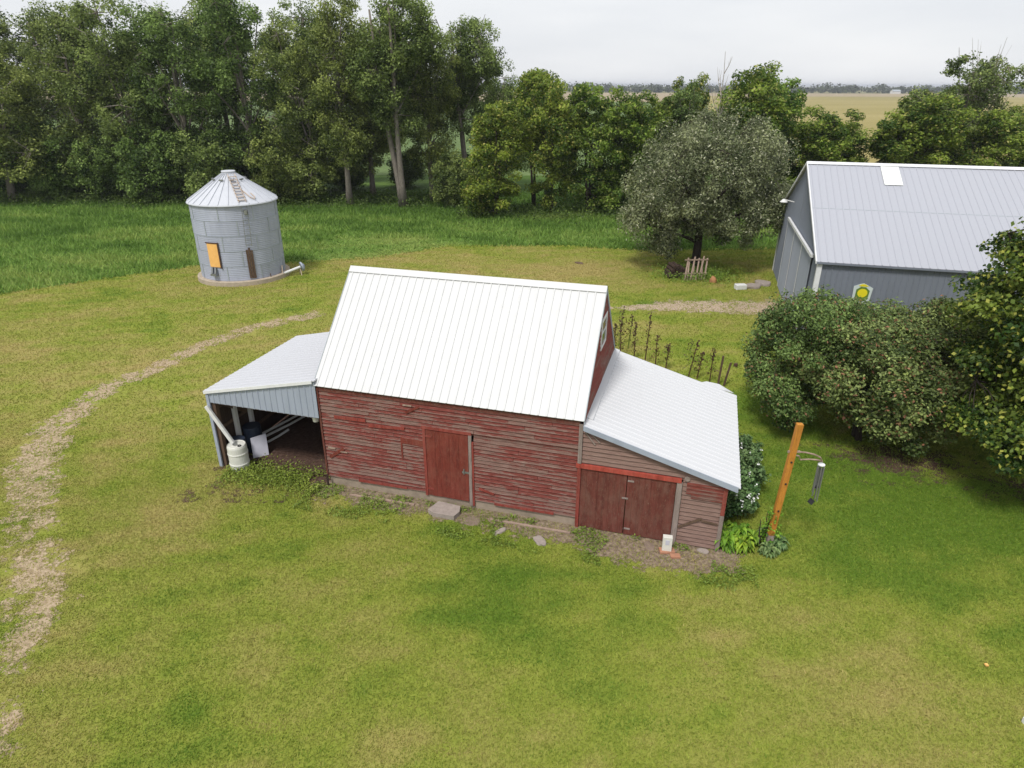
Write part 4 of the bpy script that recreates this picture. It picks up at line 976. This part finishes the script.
m = MB(); curved_panel(m, -112, -104, .62, .75, BR+.25, .24, 3); m.beam(onbin(-110.5, BR+.13, .75), onbin(-110.5, BR+.05, 1.1), .09, .2); m.beam(onbin(-105.5, BR+.13, .75), onbin(-105.5, BR+.05, 1.1), .09, .2); m.build('chute', M['steel'], gb)
m = MB(); curved_panel(m, -62, -59.3, .4, 2.1, BR+.06, .05, 1); curved_panel(m, -58.8, -56.4, .38, 2.2, BR+.06, .05, 1); curved_panel(m, -55.9, -53.4, .38, 2.05, BR+.06, .05, 1); m.build('plank_panel', M['brownwood'], gb)
m = MB()
for dg in (-60.5, -53.5): m.tube([onbin(dg+(2.5 if False else 0), BR+.09, 2.3), onbin(dg+1.5, BR+.09, 4.6)], .016, 5)
for k in range(8): z = 2.4+k*.29; m.tube([onbin(-60.5+.2*k, BR+.09, z), onbin(-53.5+.2*k, BR+.09, z)], .014, 5)
m.box(*(list(onbin(-57, BR+.05, 4.15))), *(list(onbin(-57, BR+.05, 4.15)+Vector((.18, .12, .22))))); m.build('ladder', M['steel'], gb)
m = MB()
for off in (-.2, .2):
    a, b = onbin(-56, .6, BT-.05), onbin(-56, 2.45, BZ+.16); sx = Vector((math.sin(R(56)), math.cos(R(56)), 0))*off; m.beam(a+sx, b+sx, .035, .03)
for k in range(8):
    f = (k+.5)/8; c = onbin(-56, .7+f*1.75, 0); c.z = BT-.05-(BT-BZ-.2)*(f*.95+.03); sx = Vector((math.sin(R(56)), math.cos(R(56)), 0))*.24; m.beam(c-sx, c+sx, .09, .03)
m.build('roof_ladder', M['tanladder'], gb)
m = MB(); Pt = [onbin(-48, 1.55, 5.4), onbin(-44, 1.9, 5.2), onbin(-42, 2.2, 5.03), onbin(-38, 2.38, 4.92), onbin(-35, 2.25, 5.0), onbin(-36, 1.95, 5.2)]; m.tube(Pt, .03, 6); m.build('handrail', M['tanladder'], gb)
# auger on the ground at the right of the bin
t = empty('grain_auger', (-14.0, 40.75, 0), .55, 'short white auger tube with a round end disc beside the bin base', 'auger')
m = MB(); m.tube([(-.35, 0, .22), (.75, 0, .5)], .085, 12); m.build('tube', M['whitepaint'], t)
m = MB(); m.tube([(.8, 0, .5), (.88, 0, .52)], .30, 18); m.tube([(.88, 0, .52), (1.0, 0, .55)], [.3, .12], 18); m.build('disc', M['galv'], t)
m = MB(); m.beam((-.45, -.2, 0), (-.35, .0, .75), .05, .05); m.beam((-.45, .25, 0), (-.35, .0, .7), .05, .05); m.build('support', M['tanladder'], t); m = MB(); m.beam((.72, -.22, 0), (.72, 0, .45), .04, .04); m.beam((.72, .22, 0), (.72, 0, .45), .04, .04); m.build('support', M['tanladder'], t)
m = MB(); m.beam((-14.85, 39.75, 0), (-14.95, 39.7, .95), .05, .03); m.beam((-14.7, 39.6, 0), (-14.72, 39.55, .5), .05, .03); tag(m.build('stake', M['brownwood']), 'thin brown stakes standing by the right side of the bin base', 'stake')

# ------------------------------------------------------------------ grey pole shed
PX, PY, PYAW, PD, PZE, PZR, PLn = 13.2, 28.2, -.26, 14.9, 4.2, 7.45, 22.
ps = empty('pole_shed', (PX, PY, 0), PYAW, 'large blue grey metal shed with pale roof and sliding doors', 'shed')
def corrug(m, O, U, width, z0f, z1f, Nn, sp=.23, rw=.05, rh=.02):
    """vertical ribbed wall"""
    O = Vector(O); U = Vector(U); Nn = Vector(Nn); prof = [(0, 0)]; x = sp*.5
    while x < width-rw:
        prof += [(x-rw/2, 0), (x-rw*.28, rh), (x+rw*.28, rh), (x+rw/2, 0)]; x += sp
    prof.append((width, 0))
    for (a, ha), (b, hb) in zip(prof[:-1], prof[1:]):
        p = O+U*a+Nn*ha; q = O+U*b+Nn*hb; Z = Vector((0, 0, 1)); m.poly([p+Z*z0f(a), q+Z*z0f(b), q+Z*z1f(b), p+Z*z1f(a)])
    p = O-Nn*.03; q = p+U*width; Z = Vector((0, 0, 1)); m.poly([q+Z*z0f(width), p+Z*z0f(0), p+Z*z1f(0), q+Z*z1f(width)])
kp = (PZR-PZE)/(PD/2)
def gz(v): return PZE-.08+kp*min(v, PD-v)
m = MB(); corrug(m, (0, 0, 0), (1, 0, 0), PLn, lambda a: 0, lambda a: PZE-.05, (0, -1, 0)); m.build('wall', M['pbwall'], ps)
for a_, b_ in ((0, PD/2), (PD/2, PD)):
    if a_ == 0: m = MB()
    corrug(m, (0, a_, 0), (0, 1, 0), PD/2, lambda a: 0, (lambda aa: (lambda a: gz(a+aa)))(a_), (-1, 0, 0))
m.build('wall', M['pbwall'], ps)['label'] = 'gable end wall with the sliding doors'
m = MB(); corrug(m, (0, PD, 0), (1, 0, 0), PLn, lambda a: 0, lambda a: PZE-.05, (0, 1, 0)); m.build('wall', M['pbwall'], ps)
m = MB()
for a_ in (0, PD/2): corrug(m, (PLn, a_, 0), (0, 1, 0), PD/2, lambda a: 0, (lambda aa: (lambda a: gz(a+aa)))(a_), (1, 0, 0))
m.build('wall', M['pbwall'], ps)
sv = Vector((0, 1, kp)).normalized(); lnp = math.hypot(PD/2+.15, (PD/2+.15)*kp)
m = MB(); ribbed(m, (-.12, -.15, PZE-.15*kp), (1, 0, 0), sv, PLn+.24, lnp, .30, .05, .019)
rf = m.build('roof', M['roof_grey'], ps)
m = MB(); ribbed(m, (PLn+.12, PD+.15, PZE-.15*kp), (-1, 0, 0), Vector((0, -1, kp)).normalized(), PLn+.24, lnp, .30, .05, .019); m.build('roof', M['roof_grey'], ps)
nn = Vector((0, -kp, 1)).normalized()
def onroof(u, v, h=0): return Vector((u, v, PZE+kp*v))+nn*h
m = MB(); m.hexa([onroof(-.1, 3.63, .002), onroof(PLn, 3.63, .002), onroof(PLn, 3.66, .002), onroof(-.1, 3.66, .002), onroof(-.1, 3.63, .008), onroof(PLn, 3.63, .008), onroof(PLn, 3.66, .008), onroof(-.1, 3.66, .008)]); m.build('seam', M['trimgrey'], rf)
m = MB(); m.hexa([onroof(3.22, 5.66, .032), onroof(4.02, 5.66, .032), onroof(4.02, 7.2, .032), onroof(3.22, 7.2, .032), onroof(3.22, 5.66, .05), onroof(4.02, 5.66, .05), onroof(4.02, 7.2, .05), onroof(3.22, 7.2, .05)]); m.build('skylight', M['skylight'], ps)['label'] = 'white translucent panel in the shed roof by the ridge'
m = MB()
for sg in (-1, 1):
    p = Vector((-.14, PD/2, PZR+.05)); dn = Vector((0, sg, -kp)).normalized(); q = p+dn*.25; w = Vector((PLn+.28, 0, 0)); n2 = Vector((0, sg*kp, 1)).normalized()*.012
    m.hexa([p-n2, p+w-n2, q+w-n2, q-n2, p+n2, p+w+n2, q+w+n2, q+n2])
m.build('ridge_cap', M['trimwhite'], ps)
m = MB()
for sg in (-1, 1):
    for u in (-.17, ):
        a = Vector((u, PD/2, PZR+.05)); b = Vector((u, PD/2+sg*(PD/2+.15), PZE-.15*kp+.04)); e = Vector((.05, 0, 0)); dz = Vector((0, 0, .13))
        m.hexa([a-dz, a-dz+e, b-dz+e, b-dz, a, a+e, b+e, b])
m.build('rake_trim', M['trimwhite'], ps)
m = MB(); m.box(-.06, -.06, 0, .14, -.025, PZE-.15); m.box(-.06, -.025, 0, -.025, .12, PZE-.15); m.build('corner_trim', M['trimwhite'], ps)
m = MB(); m.box(-.06, PD-.1, 0, -.025, PD+.05, PZE-.15); m.build('corner_trim', M['trimwhite'], ps)
m = MB(); m.box(-.1, -.16, PZE-.16, PLn, -.13, PZE-.09); m.build('eave_trim', M['pbwall'], ps)
m = MB(); m.box(-.17, 1.3, 3.98, -.05, 10.95, 4.12); m.build('door_rail', M['trimwhite'], ps)
for k, (a, b) in enumerate(((1.5, 4.6), (4.66, 7.76), (7.82, 10.9))):
    m = MB(); corrug(m, (-.09, a, 0), (0, 1, 0), b-a, lambda q: .06, lambda q: 3.93, (-1, 0, 0)); d_ = m.build('sliding_door', M['pbdoor'], ps)
    d_['label'] = ('front sliding door leaf', 'middle sliding door leaf', 'rear sliding door leaf')[k]
    m = MB(); m.box(-.125, b-.1, .06, -.112, b, 3.92)
    if k == 2: m = MB(); m.box(-.125, b-.05, .06, -.112, b, 3.92)
    m.build('door_trim', M['trimwhite'], d_)
m = MB(); m.tube([(-.05, 10.3, 5.05), (-.5, 10.3, 5.15)], .03, 6); m.lathe([(.05, .0), (.08, -.02), (.22, -.16), (.2, -.16), (0, -.1)], (-.6, 10.3, 5.2), 14); m.build('yard_lamp', M['whitepaint'], ps)
# sign on the long wall
t = empty('wall_sign', (PX+math.cos(PYAW)*1.93-math.sin(PYAW)*-.035, PY+math.sin(PYAW)*1.93+math.cos(PYAW)*-.035, 2.9), PYAW, 'shield shaped sign with a yellow centre on the grey shed wall', 'sign')
def flat_poly(P, y0, y1, name, mat):
    m = MB(); n = len(P); m.poly([(x, y0, z) for x, z in P]); m.poly([(x, y1, z) for x, z in reversed(P)])
    for i in range(n):
        a, b = P[i], P[(i+1) % n]; m.poly([(a[0], y0, a[1]), (a[0], y1, a[1]), (b[0], y1, b[1]), (b[0], y0, b[1])])
    return m.build(name, mat, t)
flat_poly([(-.36, -.3), (-.2, -.48), (.2, -.48), (.34, -.3), (.38, .22), (.14, .34), (0, .40), (-.16, .36), (-.38, .26)], -.02, .0, 'backing', M['signwhite'])
flat_poly([(-.27, -.2), (-.14, -.36), (.14, -.36), (.25, -.2), (.27, .1), (.1, .24), (-.1, .25), (-.26, .12)], -.026, -.021, 'green_field', M['signgreen']).name = 'emblem_rim'
flat_poly([(math.cos(a)*.2, math.sin(a)*.19-.02) for a in np.linspace(0, 6.283, 15)[:-1]], -.032, -.027, 'emblem', M['yellow'])
flat_poly([(-.2, .3), (-.1, .27), (.1, .27), (.2, .29), (.05, .37), (-.08, .37)], -.03, -.0215, 'emblem', M['yellow'])

# ------------------------------------------------------------------ yard post, chime, plants
t = empty('wooden_post', (6.67, 14.04, 0), 0, 'orange stained wooden post by the flower bed', 'post'); tp = Vector((.20, 0, 3.66))
m = MB(); m.beam(tp*.12, tp, .15, .13, (0, 1, 0)); m.build('shaft', M['postwood'], t, bevel=.012)
m = MB(); m.beam(Vector((0, 0, -.1)), tp*.12, .155, .135, (0, 1, 0)); m.build('foot', M['greywood'], t)
m = MB(); A = tp*.79+Vector((.08, -.0, 0)); Bq = Vector((.93, 0, 2.62))
m.tube([A, A+Vector((.13, -.02, .0)), Vector((.42, -.14, 2.95)), Vector((.62, -.14, 2.9)), Vector((.82, -.08, 2.78)), Bq], .02, 6)
m.tube([A+Vector((0, 0, -.1)), A+Vector((.1, .02, -.13)), Vector((.42, .08, 2.62)), Vector((.65, .1, 2.62)), Vector((.82, .04, 2.64)), Bq], .02, 6)
m.beam(A+Vector((-.2, 0, .0)), A+Vector((.1, 0, 0)), .04, .05); m.build('bracket', M['lath'], t)
m = MB()
for f in (.33, .55, .72): c = tp*f; m.box(c.x-.02, -.09, c.z-.02, c.x+.02, -.066, c.z+.02)
m.build('bolt', M['dark'], t)
ch = empty('wind_chime', (7.60, 14.04, 1.25), 0, 'silver wind chime with a black sail hanging from the wooden post', 'wind chime')
m = MB(); m.lathe([(0, 0), (.085, 0), (.085, .02), (0, .03)], (0, 0, 1.27), 16); m.tube([(0, 0, 1.29), (0, 0, 1.38)], .006, 4); m.build('top_disc', M['trimwhite'], ch)
for k in range(6):
    a = k*math.pi/3+.3; m = MB(); c, s_ = math.cos(a)*.075, math.sin(a)*.075; l = .62+.07*k; m.tube([(c, s_, 1.22-l), (c, s_, 1.22)], .017, 8); m.tube([(c, s_, 1.22), (c, s_, 1.27)], .003, 3); m.build('chime_tube', M['steel'], ch)
m = MB(); m.tube([(0, 0, .26), (0, 0, 1.27)], .004, 4); m.lathe([(0, 0), (.05, 0), (.05, .025), (0, .03)], (0, 0, .62), 12); m.build('striker', M['dark'], ch)
m = MB(); m.hexa([(-.1, -.01, .17), (0, -.01, .08), (.1, -.01, .17), (0, -.01, .26), (-.1, .01, .17), (0, .01, .08), (.1, .01, .17), (0, .01, .26)]); o = m.build('sail', M['black'], ch); o.rotation_euler = (R(-32), 0, .1)

def hosta_mesh(seed, n=75, l=.22, w=.13, rise=.30):
    r = np.random.default_rng(seed); V = []; Fq = []
    for i in range(n):
        a = r.uniform(0, 6.28); L_ = l*r.uniform(.7, 1.15); W2 = w*r.uniform(.8, 1.1)/2; z0 = r.uniform(.05, rise); st = r.uniform(.02, .16)
        d = np.array([math.cos(a), math.sin(a), 0]); p = np.array([-d[1], d[0], 0]); rows = [(0, .15, z0), (.3, 1, z0+.09), (.65, .9, z0+.07), (1, .05, z0-.06)]
        b = len(V)
        for f, ww, z in rows:
            c = d*(st+f*L_)
            for s_ in (-1, 0, 1): q = c+p*ww*W2*s_; V.append((q[0], q[1], z+(-.02 if s_ == 0 else .01)))
        for k in range(3):
            for s_ in range(2): i0 = b+k*3+s_; Fq.append((i0, i0+1, i0+4, i0+3))
    return np.array(V), np.array(Fq)
hp = None
for i, (x, y, s_, lb) in enumerate(((5.55, 14.1, 1.0, 'bright yellow green hosta at the lean-to corner, nearest the dirt'), (5.98, 14.0, .95, 'bright hosta second from the lean-to corner'), (6.05, 14.5, 1.0, 'bright hosta behind the second one, below the white flowers'),
        (5.7, 14.65, .9, 'bright hosta close against the lean-to side wall'), (6.35, 14.25, .85, 'hosta just left of the wooden post'), (6.6, 13.8, .75, 'low hosta in front of the wooden post'), (6.95, 14.05, .8, 'darker hosta right of the wooden post'), (6.8, 14.5, .75, 'darker hosta behind the wooden post'))):
    lm_ = M['leaf_hosta'] if i < 5 else M['leaf_shrub']
    V, Fq = hosta_mesh(100+i); nf_ = len(Fq); o = mesh_np('hosta', V, Fq, lm_, [('var', 'FACE', rng.random(nf_))]); o.location = (x, y, 0); o.scale = (s_,)*3; o.rotation_euler = (0, 0, i*1.1); tag(o, lb, 'hosta', 'hostas in the bed by the lean-to')
def shrub(name, seed, loc, rx_, rz_, label, leafm, flowers=0, leaf=.1, tips=90, per=70, cat='shrub'):
    t = tree(name, leafm, M['barkdark'], label, cat, loc, 0, wood_name='stems', leaf_name='foliage', seed=seed, crown=[(0, 0, rz_*.9, rx_, rx_, rz_, 1)], trunk=(.15, rz_*1.2), tips=tips, per=per, cr=.2, leaf=leaf, aspect=.6, inner=.5, trunk_r=.03, limb_n=7, up=.5, twig=.006, stems=3)
    if flowers:
        r = np.random.default_rng(seed+1)
        for k in range(flowers):
            d = r.normal(size=3); d[2] = abs(d[2])*.7+.1; d[1] -= .5; d[0] += .4; d /= np.linalg.norm(d); m = MB(); c = np.array([0, 0, rz_*.9])+d*np.array([rx_, rx_, rz_])*1.02
            for q in range(6):
                e = Vector(r.normal(0, .022, 3)); e.z *= 2.4; cc = Vector(c)+e; s_ = .028; a = Vector(r.normal(size=3)).normalized(); b = a.orthogonal().normalized()
                m.poly([cc-a*s_, cc-b*s_, cc+a*s_, cc+b*s_])
            m.build('flower', M['petal'], t)
    return t
shrub('flowering_shrub', 111, (6.2, 15.6, 0), .62, .68, 'shrub with white flower heads beside the lean-to roof corner', M['leaf_shrub'], 17)
shrub('flowering_shrub', 113, (6.75, 16.7, 0), .6, .66, 'shrub with few white flowers, second behind the lean-to corner', M['leaf_shrub'], 4)
shrub('flowering_shrub', 115, (7.15, 17.9, 0), .55, .6, 'dark shrub with one white flower, farthest along the lean-to side', M['leaf_shrub'], 2)
shrub('vine', 117, (6.68, 14.12, 0), .16, .72, 'yellow green vine climbing the foot of the wooden post', M['leaf_hosta'], 0, .07, 30, 14, 'vine')

# dry hollyhock stalks behind the lean-to
r_ = np.random.default_rng(121); st = [(4.55, 27.6, 1.5), (4.8, 27.3, 1.7), (5.35, 27.0, 1.75), (5.75, 26.6, 2.35), (6.15, 26.3, 1.4), (6.5, 25.9, 1.2), (7.3, 25.2, 1.65), (7.6, 25.0, 1.2), (8.05, 24.7, 1.5), (4.9, 28.6, 1.9), (5.3, 28.4, 1.6)]
nm_ = ['leftmost dark stalk behind the gable', 'second dark stalk from the gable', 'dry stalk with curled leaves, third from the gable', 'tallest dry stalk behind the lean-to roof', 'short stalk right of the tallest one', 'bushy short stalk midway along the lean-to roof', 'upright stalk right of midway along the lean-to roof', 'short thin stalk beside the upright one', 'dry stalk nearest to the pair of stakes', 'pale yellow stalk far behind the gable', 'pale yellow stalk behind the third dark one']
for i, (x, y, h) in enumerate(st):
    t = empty('dry_stalk', (x, y, 0), 0, nm_[i], 'plant', 'dry stalks behind the lean-to'); m = MB(); dx, dy = r_.normal(0, .08, 2)
    m.tube([(0, 0, -.05), (dx*.5, dy*.5, h*.5), (dx, dy, h)], [.028, .022, .012], 5)
    for k in range(5): z = h*r_.uniform(.3, .8); a = r_.uniform(0, 6.28); m.tube([(dx*z/h, dy*z/h, z), (dx*z/h+math.cos(a)*.12, dy*z/h+math.sin(a)*.12, z+.15)], [.012, .006], 4)
    m.build('stem', M['stalk'] if i < 9 else M['leaf_dry'], t)
    n_ = 60; P = np.stack([r_.normal(0, .09, n_), r_.normal(0, .09, n_), r_.uniform(.25, 1, n_)*h], 1)
    lv = leaves(P, .10, r_, .7, 0, None, r_.random(n_)); mesh_np('leaves', lv[0], lv[1], M['leaf_dry'], [('var', 'FACE', lv[2])], t)
    m = MB()
    for k in range(12): c = Vector((dx*.9+r_.normal(0, .03), dy*.9+r_.normal(0, .03), h*r_.uniform(.7, 1))); m.box(c.x-.025, c.y-.025, c.z-.02, c.x+.025, c.y+.025, c.z+.02)
    m.build('seed_heads', M['seed'], t)
for x, y, lx, h, lb in ((8.3, 24.4, .06, 1.25, 'thick dark stake behind the lean-to corner, left of its pair'), (8.5, 24.3, .16, 1.0, 'thin leaning stake behind the lean-to corner')):
    m = MB(); m.beam((x, y, -.05), (x+lx, y, h), .07, .05); tag(m.build('stake', M['brownwood']), lb, 'stake')

# trellis, woodpile, ball, white box by the silver green tree
t = empty('picket_panel', (11.2, 40.4, 0), .1, 'panel of pinkish wooden pickets leaning at the foot of the silver green tree', 'fence panel')
for k in range(8):
    x = -.6+k*.18; j_ = [.06, -.05, .12, -.1, .03, .15, -.12, .02][k]; m = MB(); m.hexa([(x-.045, -.3, 0), (x+.045, -.3, 0), (x+.045, -.27, 0), (x-.045, -.27, 0), (x+.25+j_, .35, 1.2+j_), (x+.34+j_, .35, 1.2+j_), (x+.34+j_, .38, 1.2+j_), (x+.25+j_, .38, 1.2+j_)]); m.build('picket', M['lath'], t)
m = MB(); m.beam((-.65, -.12, .38), (.85, -.12, .38), .04, .08); m.beam((-.5, .26, 1.15), (1.0, .26, 1.15), .04, .08); m.build('rail', M['lath'], t)
t = empty('woodpile', (10.1, 41.0, 0), .2, 'dark pile of old wood left of the picket panel', 'woodpile')
for k in range(14):
    m = MB(); z = .1+.2*(k//4); x = -.4+.25*(k % 4)+.1*(k//4); m.tube([(x, -.5, z), (x+.05, .5, z+.03)], .11, 8); m.build('log', M['darkwood'], t)
o = rock('ball', 12.27, 39.7, .24, .24, .3, M['pumpkin'], 'round tan orange ball in the grass under the silver green tree', 'ball', 8, .9); o.location.z = .06
m = MB(); m.box(-.32, -.2, 0, .32, .2, .3); o = m.build('white_box', M['whitepaint'], None, (13.5, 38.2, 0), bevel=.03); o.name = 'storage_box'; o.rotation_euler = (0, 0, .1); tag(o, 'small white box in the grass near the shed door', 'box')
rock('boulder', 14.3, 38.6, .6, .4, .3, M['stone'], 'low brown boulder right of the white box', seed=5)
rock('boulder', 15.2, 39.2, .55, .4, .35, M['stone'], 'low dark boulder nearest the shed door', seed=9)
m = MB(); m.tube([(13.6, 17.5, .15), (13.75, 17.55, .17)], .16, 12)
rock('boulder', 9.6, 26.3, .1, .1, .3, M['rust'], 'small rusty stone left behind the leftmost fruiting bush', seed=12)
for i, (x, y, lb) in enumerate(((4.5, 44.3, 'small dark molehill on the lawn behind the barn ridge'),)):
    rock('molehill', x, y, .35, .2, .12, M['dirt_wall'] if False else M['brownwood'], lb, 'molehill', seed=14)
m = MB(); m.box(-.05, -.03, 0, .05, .03, .12); o = m.build('marker', M['whitepaint'], None, (9.75, 8.85, 0)); tag(o, 'tiny white marker in the grass at the bottom right corner', 'marker')
m = MB(); m.box(-.03, -.03, 0, .03, .03, .03); o = m.build('orange_scrap', M['orange'], None, (9.87, 10.18, .04)); tag(o, 'orange scrap on the lawn at lower right', 'litter')

# bed soil, weeds
def weeds(name, fn, n, size, mat, label, seed, h=.12):
    r = np.random.default_rng(seed); P = fn(r, n); P[:, 2] = r.random(n)**1.5*h+.02
    lv = leaves(P, size, r, .5, .5, None, np.clip(fbm(P[:, 0], P[:, 1], .8, 3)+r.normal(0, .15, n), 0, 1)); return tag(mesh_np(name, lv[0], lv[1], mat, [('var', 'FACE', lv[2])]), label, 'weeds', kind='stuff')
def wf(r, n):
    out = []
    while len(out) < n:
        u = r.uniform(-.4, 12.2, n*2); v = -r.uniform(.08, 1.5, n*2); x, y = BX+u*_ca-v*_sa, BY+u*_sa+v*_ca
        k = fbm(x, y, .75, 2, 3) > .54; out += list(zip(x[k], y[k]))
    out = np.array(out[:n]); return np.column_stack([out, np.zeros(n)])
weeds('weeds', wf, 5200, .06, M['leaf_weed'], 'low green weeds in the dirt along the barn front', 131, .1)
def wf2(r, n):
    out = []
    while len(out) < n:
        u = r.uniform(-3.4, -.1, n*2); v = r.normal(-.25, .38, n*2)
        x, y = BX+u*_ca-v*_sa, BY+u*_sa+v*_ca; k = (fbm(x, y, .7, 4, 3)+.12*(u > -1.4) > .5) & (v < .9); out += list(zip(x[k], y[k]))
    out = np.array(out[:n]); return np.column_stack([out, np.zeros(n)])
weeds('weeds', wf2, 5600, .07, M['leaf_weed'], 'green weeds across the open front of the left lean-to', 133, .2)
def wf3(r, n):
    x = r.normal(11.6, 1.2, n); y = r.normal(41.2, .9, n); return np.column_stack([x, y, np.zeros(n)])
weeds('weeds', wf3, 5000, .12, M['leaf_weed'], 'tall weeds around the picket panel under the silver green tree', 135, .45)
def wf4(r, n):
    x = r.uniform(-60, 50, n); y = 63+r.normal(0, 2.2, n)+np.where(x < -5, 6.5, 0)+2*(fbm(x, x*0, 5, 2)-.5)*2; return np.column_stack([x, y, np.zeros(n)])
weeds('undergrowth', wf4, 34000, .22, M['leaf_under'], 'rank undergrowth at the foot of the far trees', 137, .9)

# ------------------------------------------------------------------ grass blades
def blades(name, pts, h, w, var, mat, label, seed, lean=.6):
    r = np.random.default_rng(seed); n = len(pts); a = r.uniform(0, 2*math.pi, n); b = r.uniform(0, 2*math.pi, n)
    hh = h*r.uniform(.5, 1.3, n); ww = w*r.uniform(.6, 1.3, n)
    p = np.column_stack([pts, np.zeros(n)]); dx = np.column_stack([np.cos(a)*ww/2, np.sin(a)*ww/2, np.zeros(n)])
    tp_ = p+np.column_stack([np.cos(b)*hh*lean*r.random(n), np.sin(b)*hh*lean*r.random(n), hh])
    V = np.stack([p-dx, p+dx, tp_], 1).reshape(-1, 3); Ft = np.arange(3*n).reshape(-1, 3)
    return tag(mesh_np(name, V, Ft, mat, [('var', 'FACE', var)]), label, 'grass', kind='stuff')
def lawn_pts(n, x0, x1, y0, y1, seed, near=None):
    r = np.random.default_rng(seed); x = r.uniform(x0, x1, n); y = r.uniform(y0, y1, n)
    keep = np.abs(x) < y*.86+3.2
    keep &= y < bound_y(x)+.3
    t_ = np.clip((y-16.5)/6, 0, 1)
    if near is not None: keep &= (r.random(n) > t_) if near else (r.random(n) < t_)
    x, y = x[keep], y[keep]
    q = r.random(len(x)); nz = (fbm(x, y, .62, 5, 4)-.5)*1.5+(fbm(x, y, .12, 6, 2)-.5)*.9
    bare = np.zeros(len(x))
    bare = np.maximum(bare, np.where(track_soil(x, y) > .05, track_soil(x, y)+nz, 0)*1.0)
    bare = np.maximum(bare, np.where(drive_soil(x, y) > .05, drive_soil(x, y)+nz, 0))
    bs = barn_soil(x, y); bare = np.maximum(bare, np.where(bs > .05, bs+nz*.8, 0))
    bare = np.maximum(bare, bush_soil(x, y)+nz*.6)
    u, v = bl(x, y); inside = (u > -3.9) & (u < 11.3) & (v > -.02) & (v < 5.3)
    ib = np.hypot(x-BCX, y-BCY) < 2.75
    keep = ((bare < .47+q*.3) | (r.random(len(q)) < .28)) & ~inside & ~ib
    return np.column_stack([x[keep], y[keep]])
r_ = np.random.default_rng(150)
p = lawn_pts(1280000, -23, 23, 5.6, 22.5, 151, True); v = lawnvar(p[:, 0], p[:, 1])+r_.normal(0, .10, len(p)); blades('lawn_grass', p, .045, .021, np.clip(v, 0, 1), M['blade'], 'short mown grass of the yard', 152, 1.7)
p = lawn_pts(700000, -42, 36, 16.5, 50, 153, False); v = lawnvar(p[:, 0], p[:, 1])+r_.normal(0, .10, len(p)); blades('lawn_grass', p, .065, .04, np.clip(v, 0, 1), M['blade'], 'short mown grass behind the barn', 154, 1.7)
n = 330000; x = r_.uniform(-62, 55, n); y = r_.uniform(26, 76, n); k = (y > bound_y(x)) & (np.abs(x) < y*.82+2); k &= r_.random(n) < np.where(y > 66, .5, 1); x, y = x[k], y[k]
rough_ = np.clip((y-bound_y(x))/6, .35, 1); soft = (x > -14) & (x < -3) & (y < 52); hs = np.where(soft, .45, 1.)
pp = np.column_stack([x, y]); vv = np.clip(meadvar(x, y)+r_.normal(0, .12, len(x)), 0, 1)
o = blades('meadow_grass', pp, .30, .085, vv, M['meadow'], 'tall lush green grass beyond the mown lawn', 156, 1.4)
co = np.empty(len(pp)*9, 'f'); o.data.vertices.foreach_get('co', co); co = co.reshape(-1, 3, 3); co[:, 2, 2] *= hs*(.6+.8*fbm(x, y, 2.5, 1)); o.data.vertices.foreach_set('co', co.ravel()); o.data.update()

# ------------------------------------------------------------------ haze: real air over the whole site
HZ = .00022
hm = NT('haze air'); hm.t.nodes.remove(hm.b); pv = hm.n('VolumePrincipled'); pv.inputs['Color'].default_value = (.86, .9, 1, 1); pv.inputs['Density'].default_value = HZ; pv.inputs['Anisotropy'].default_value = .2
hm.l(pv.outputs[0], hm.out.inputs['Volume'])
USE_HAZE = True
if USE_HAZE:
    m = MB(); m.box(-6100, -900, -1.1, 6100, 9300, 24); tag(m.build('haze', hm.m), 'thin pale summer haze over the farm', 'haze', kind='stuff')
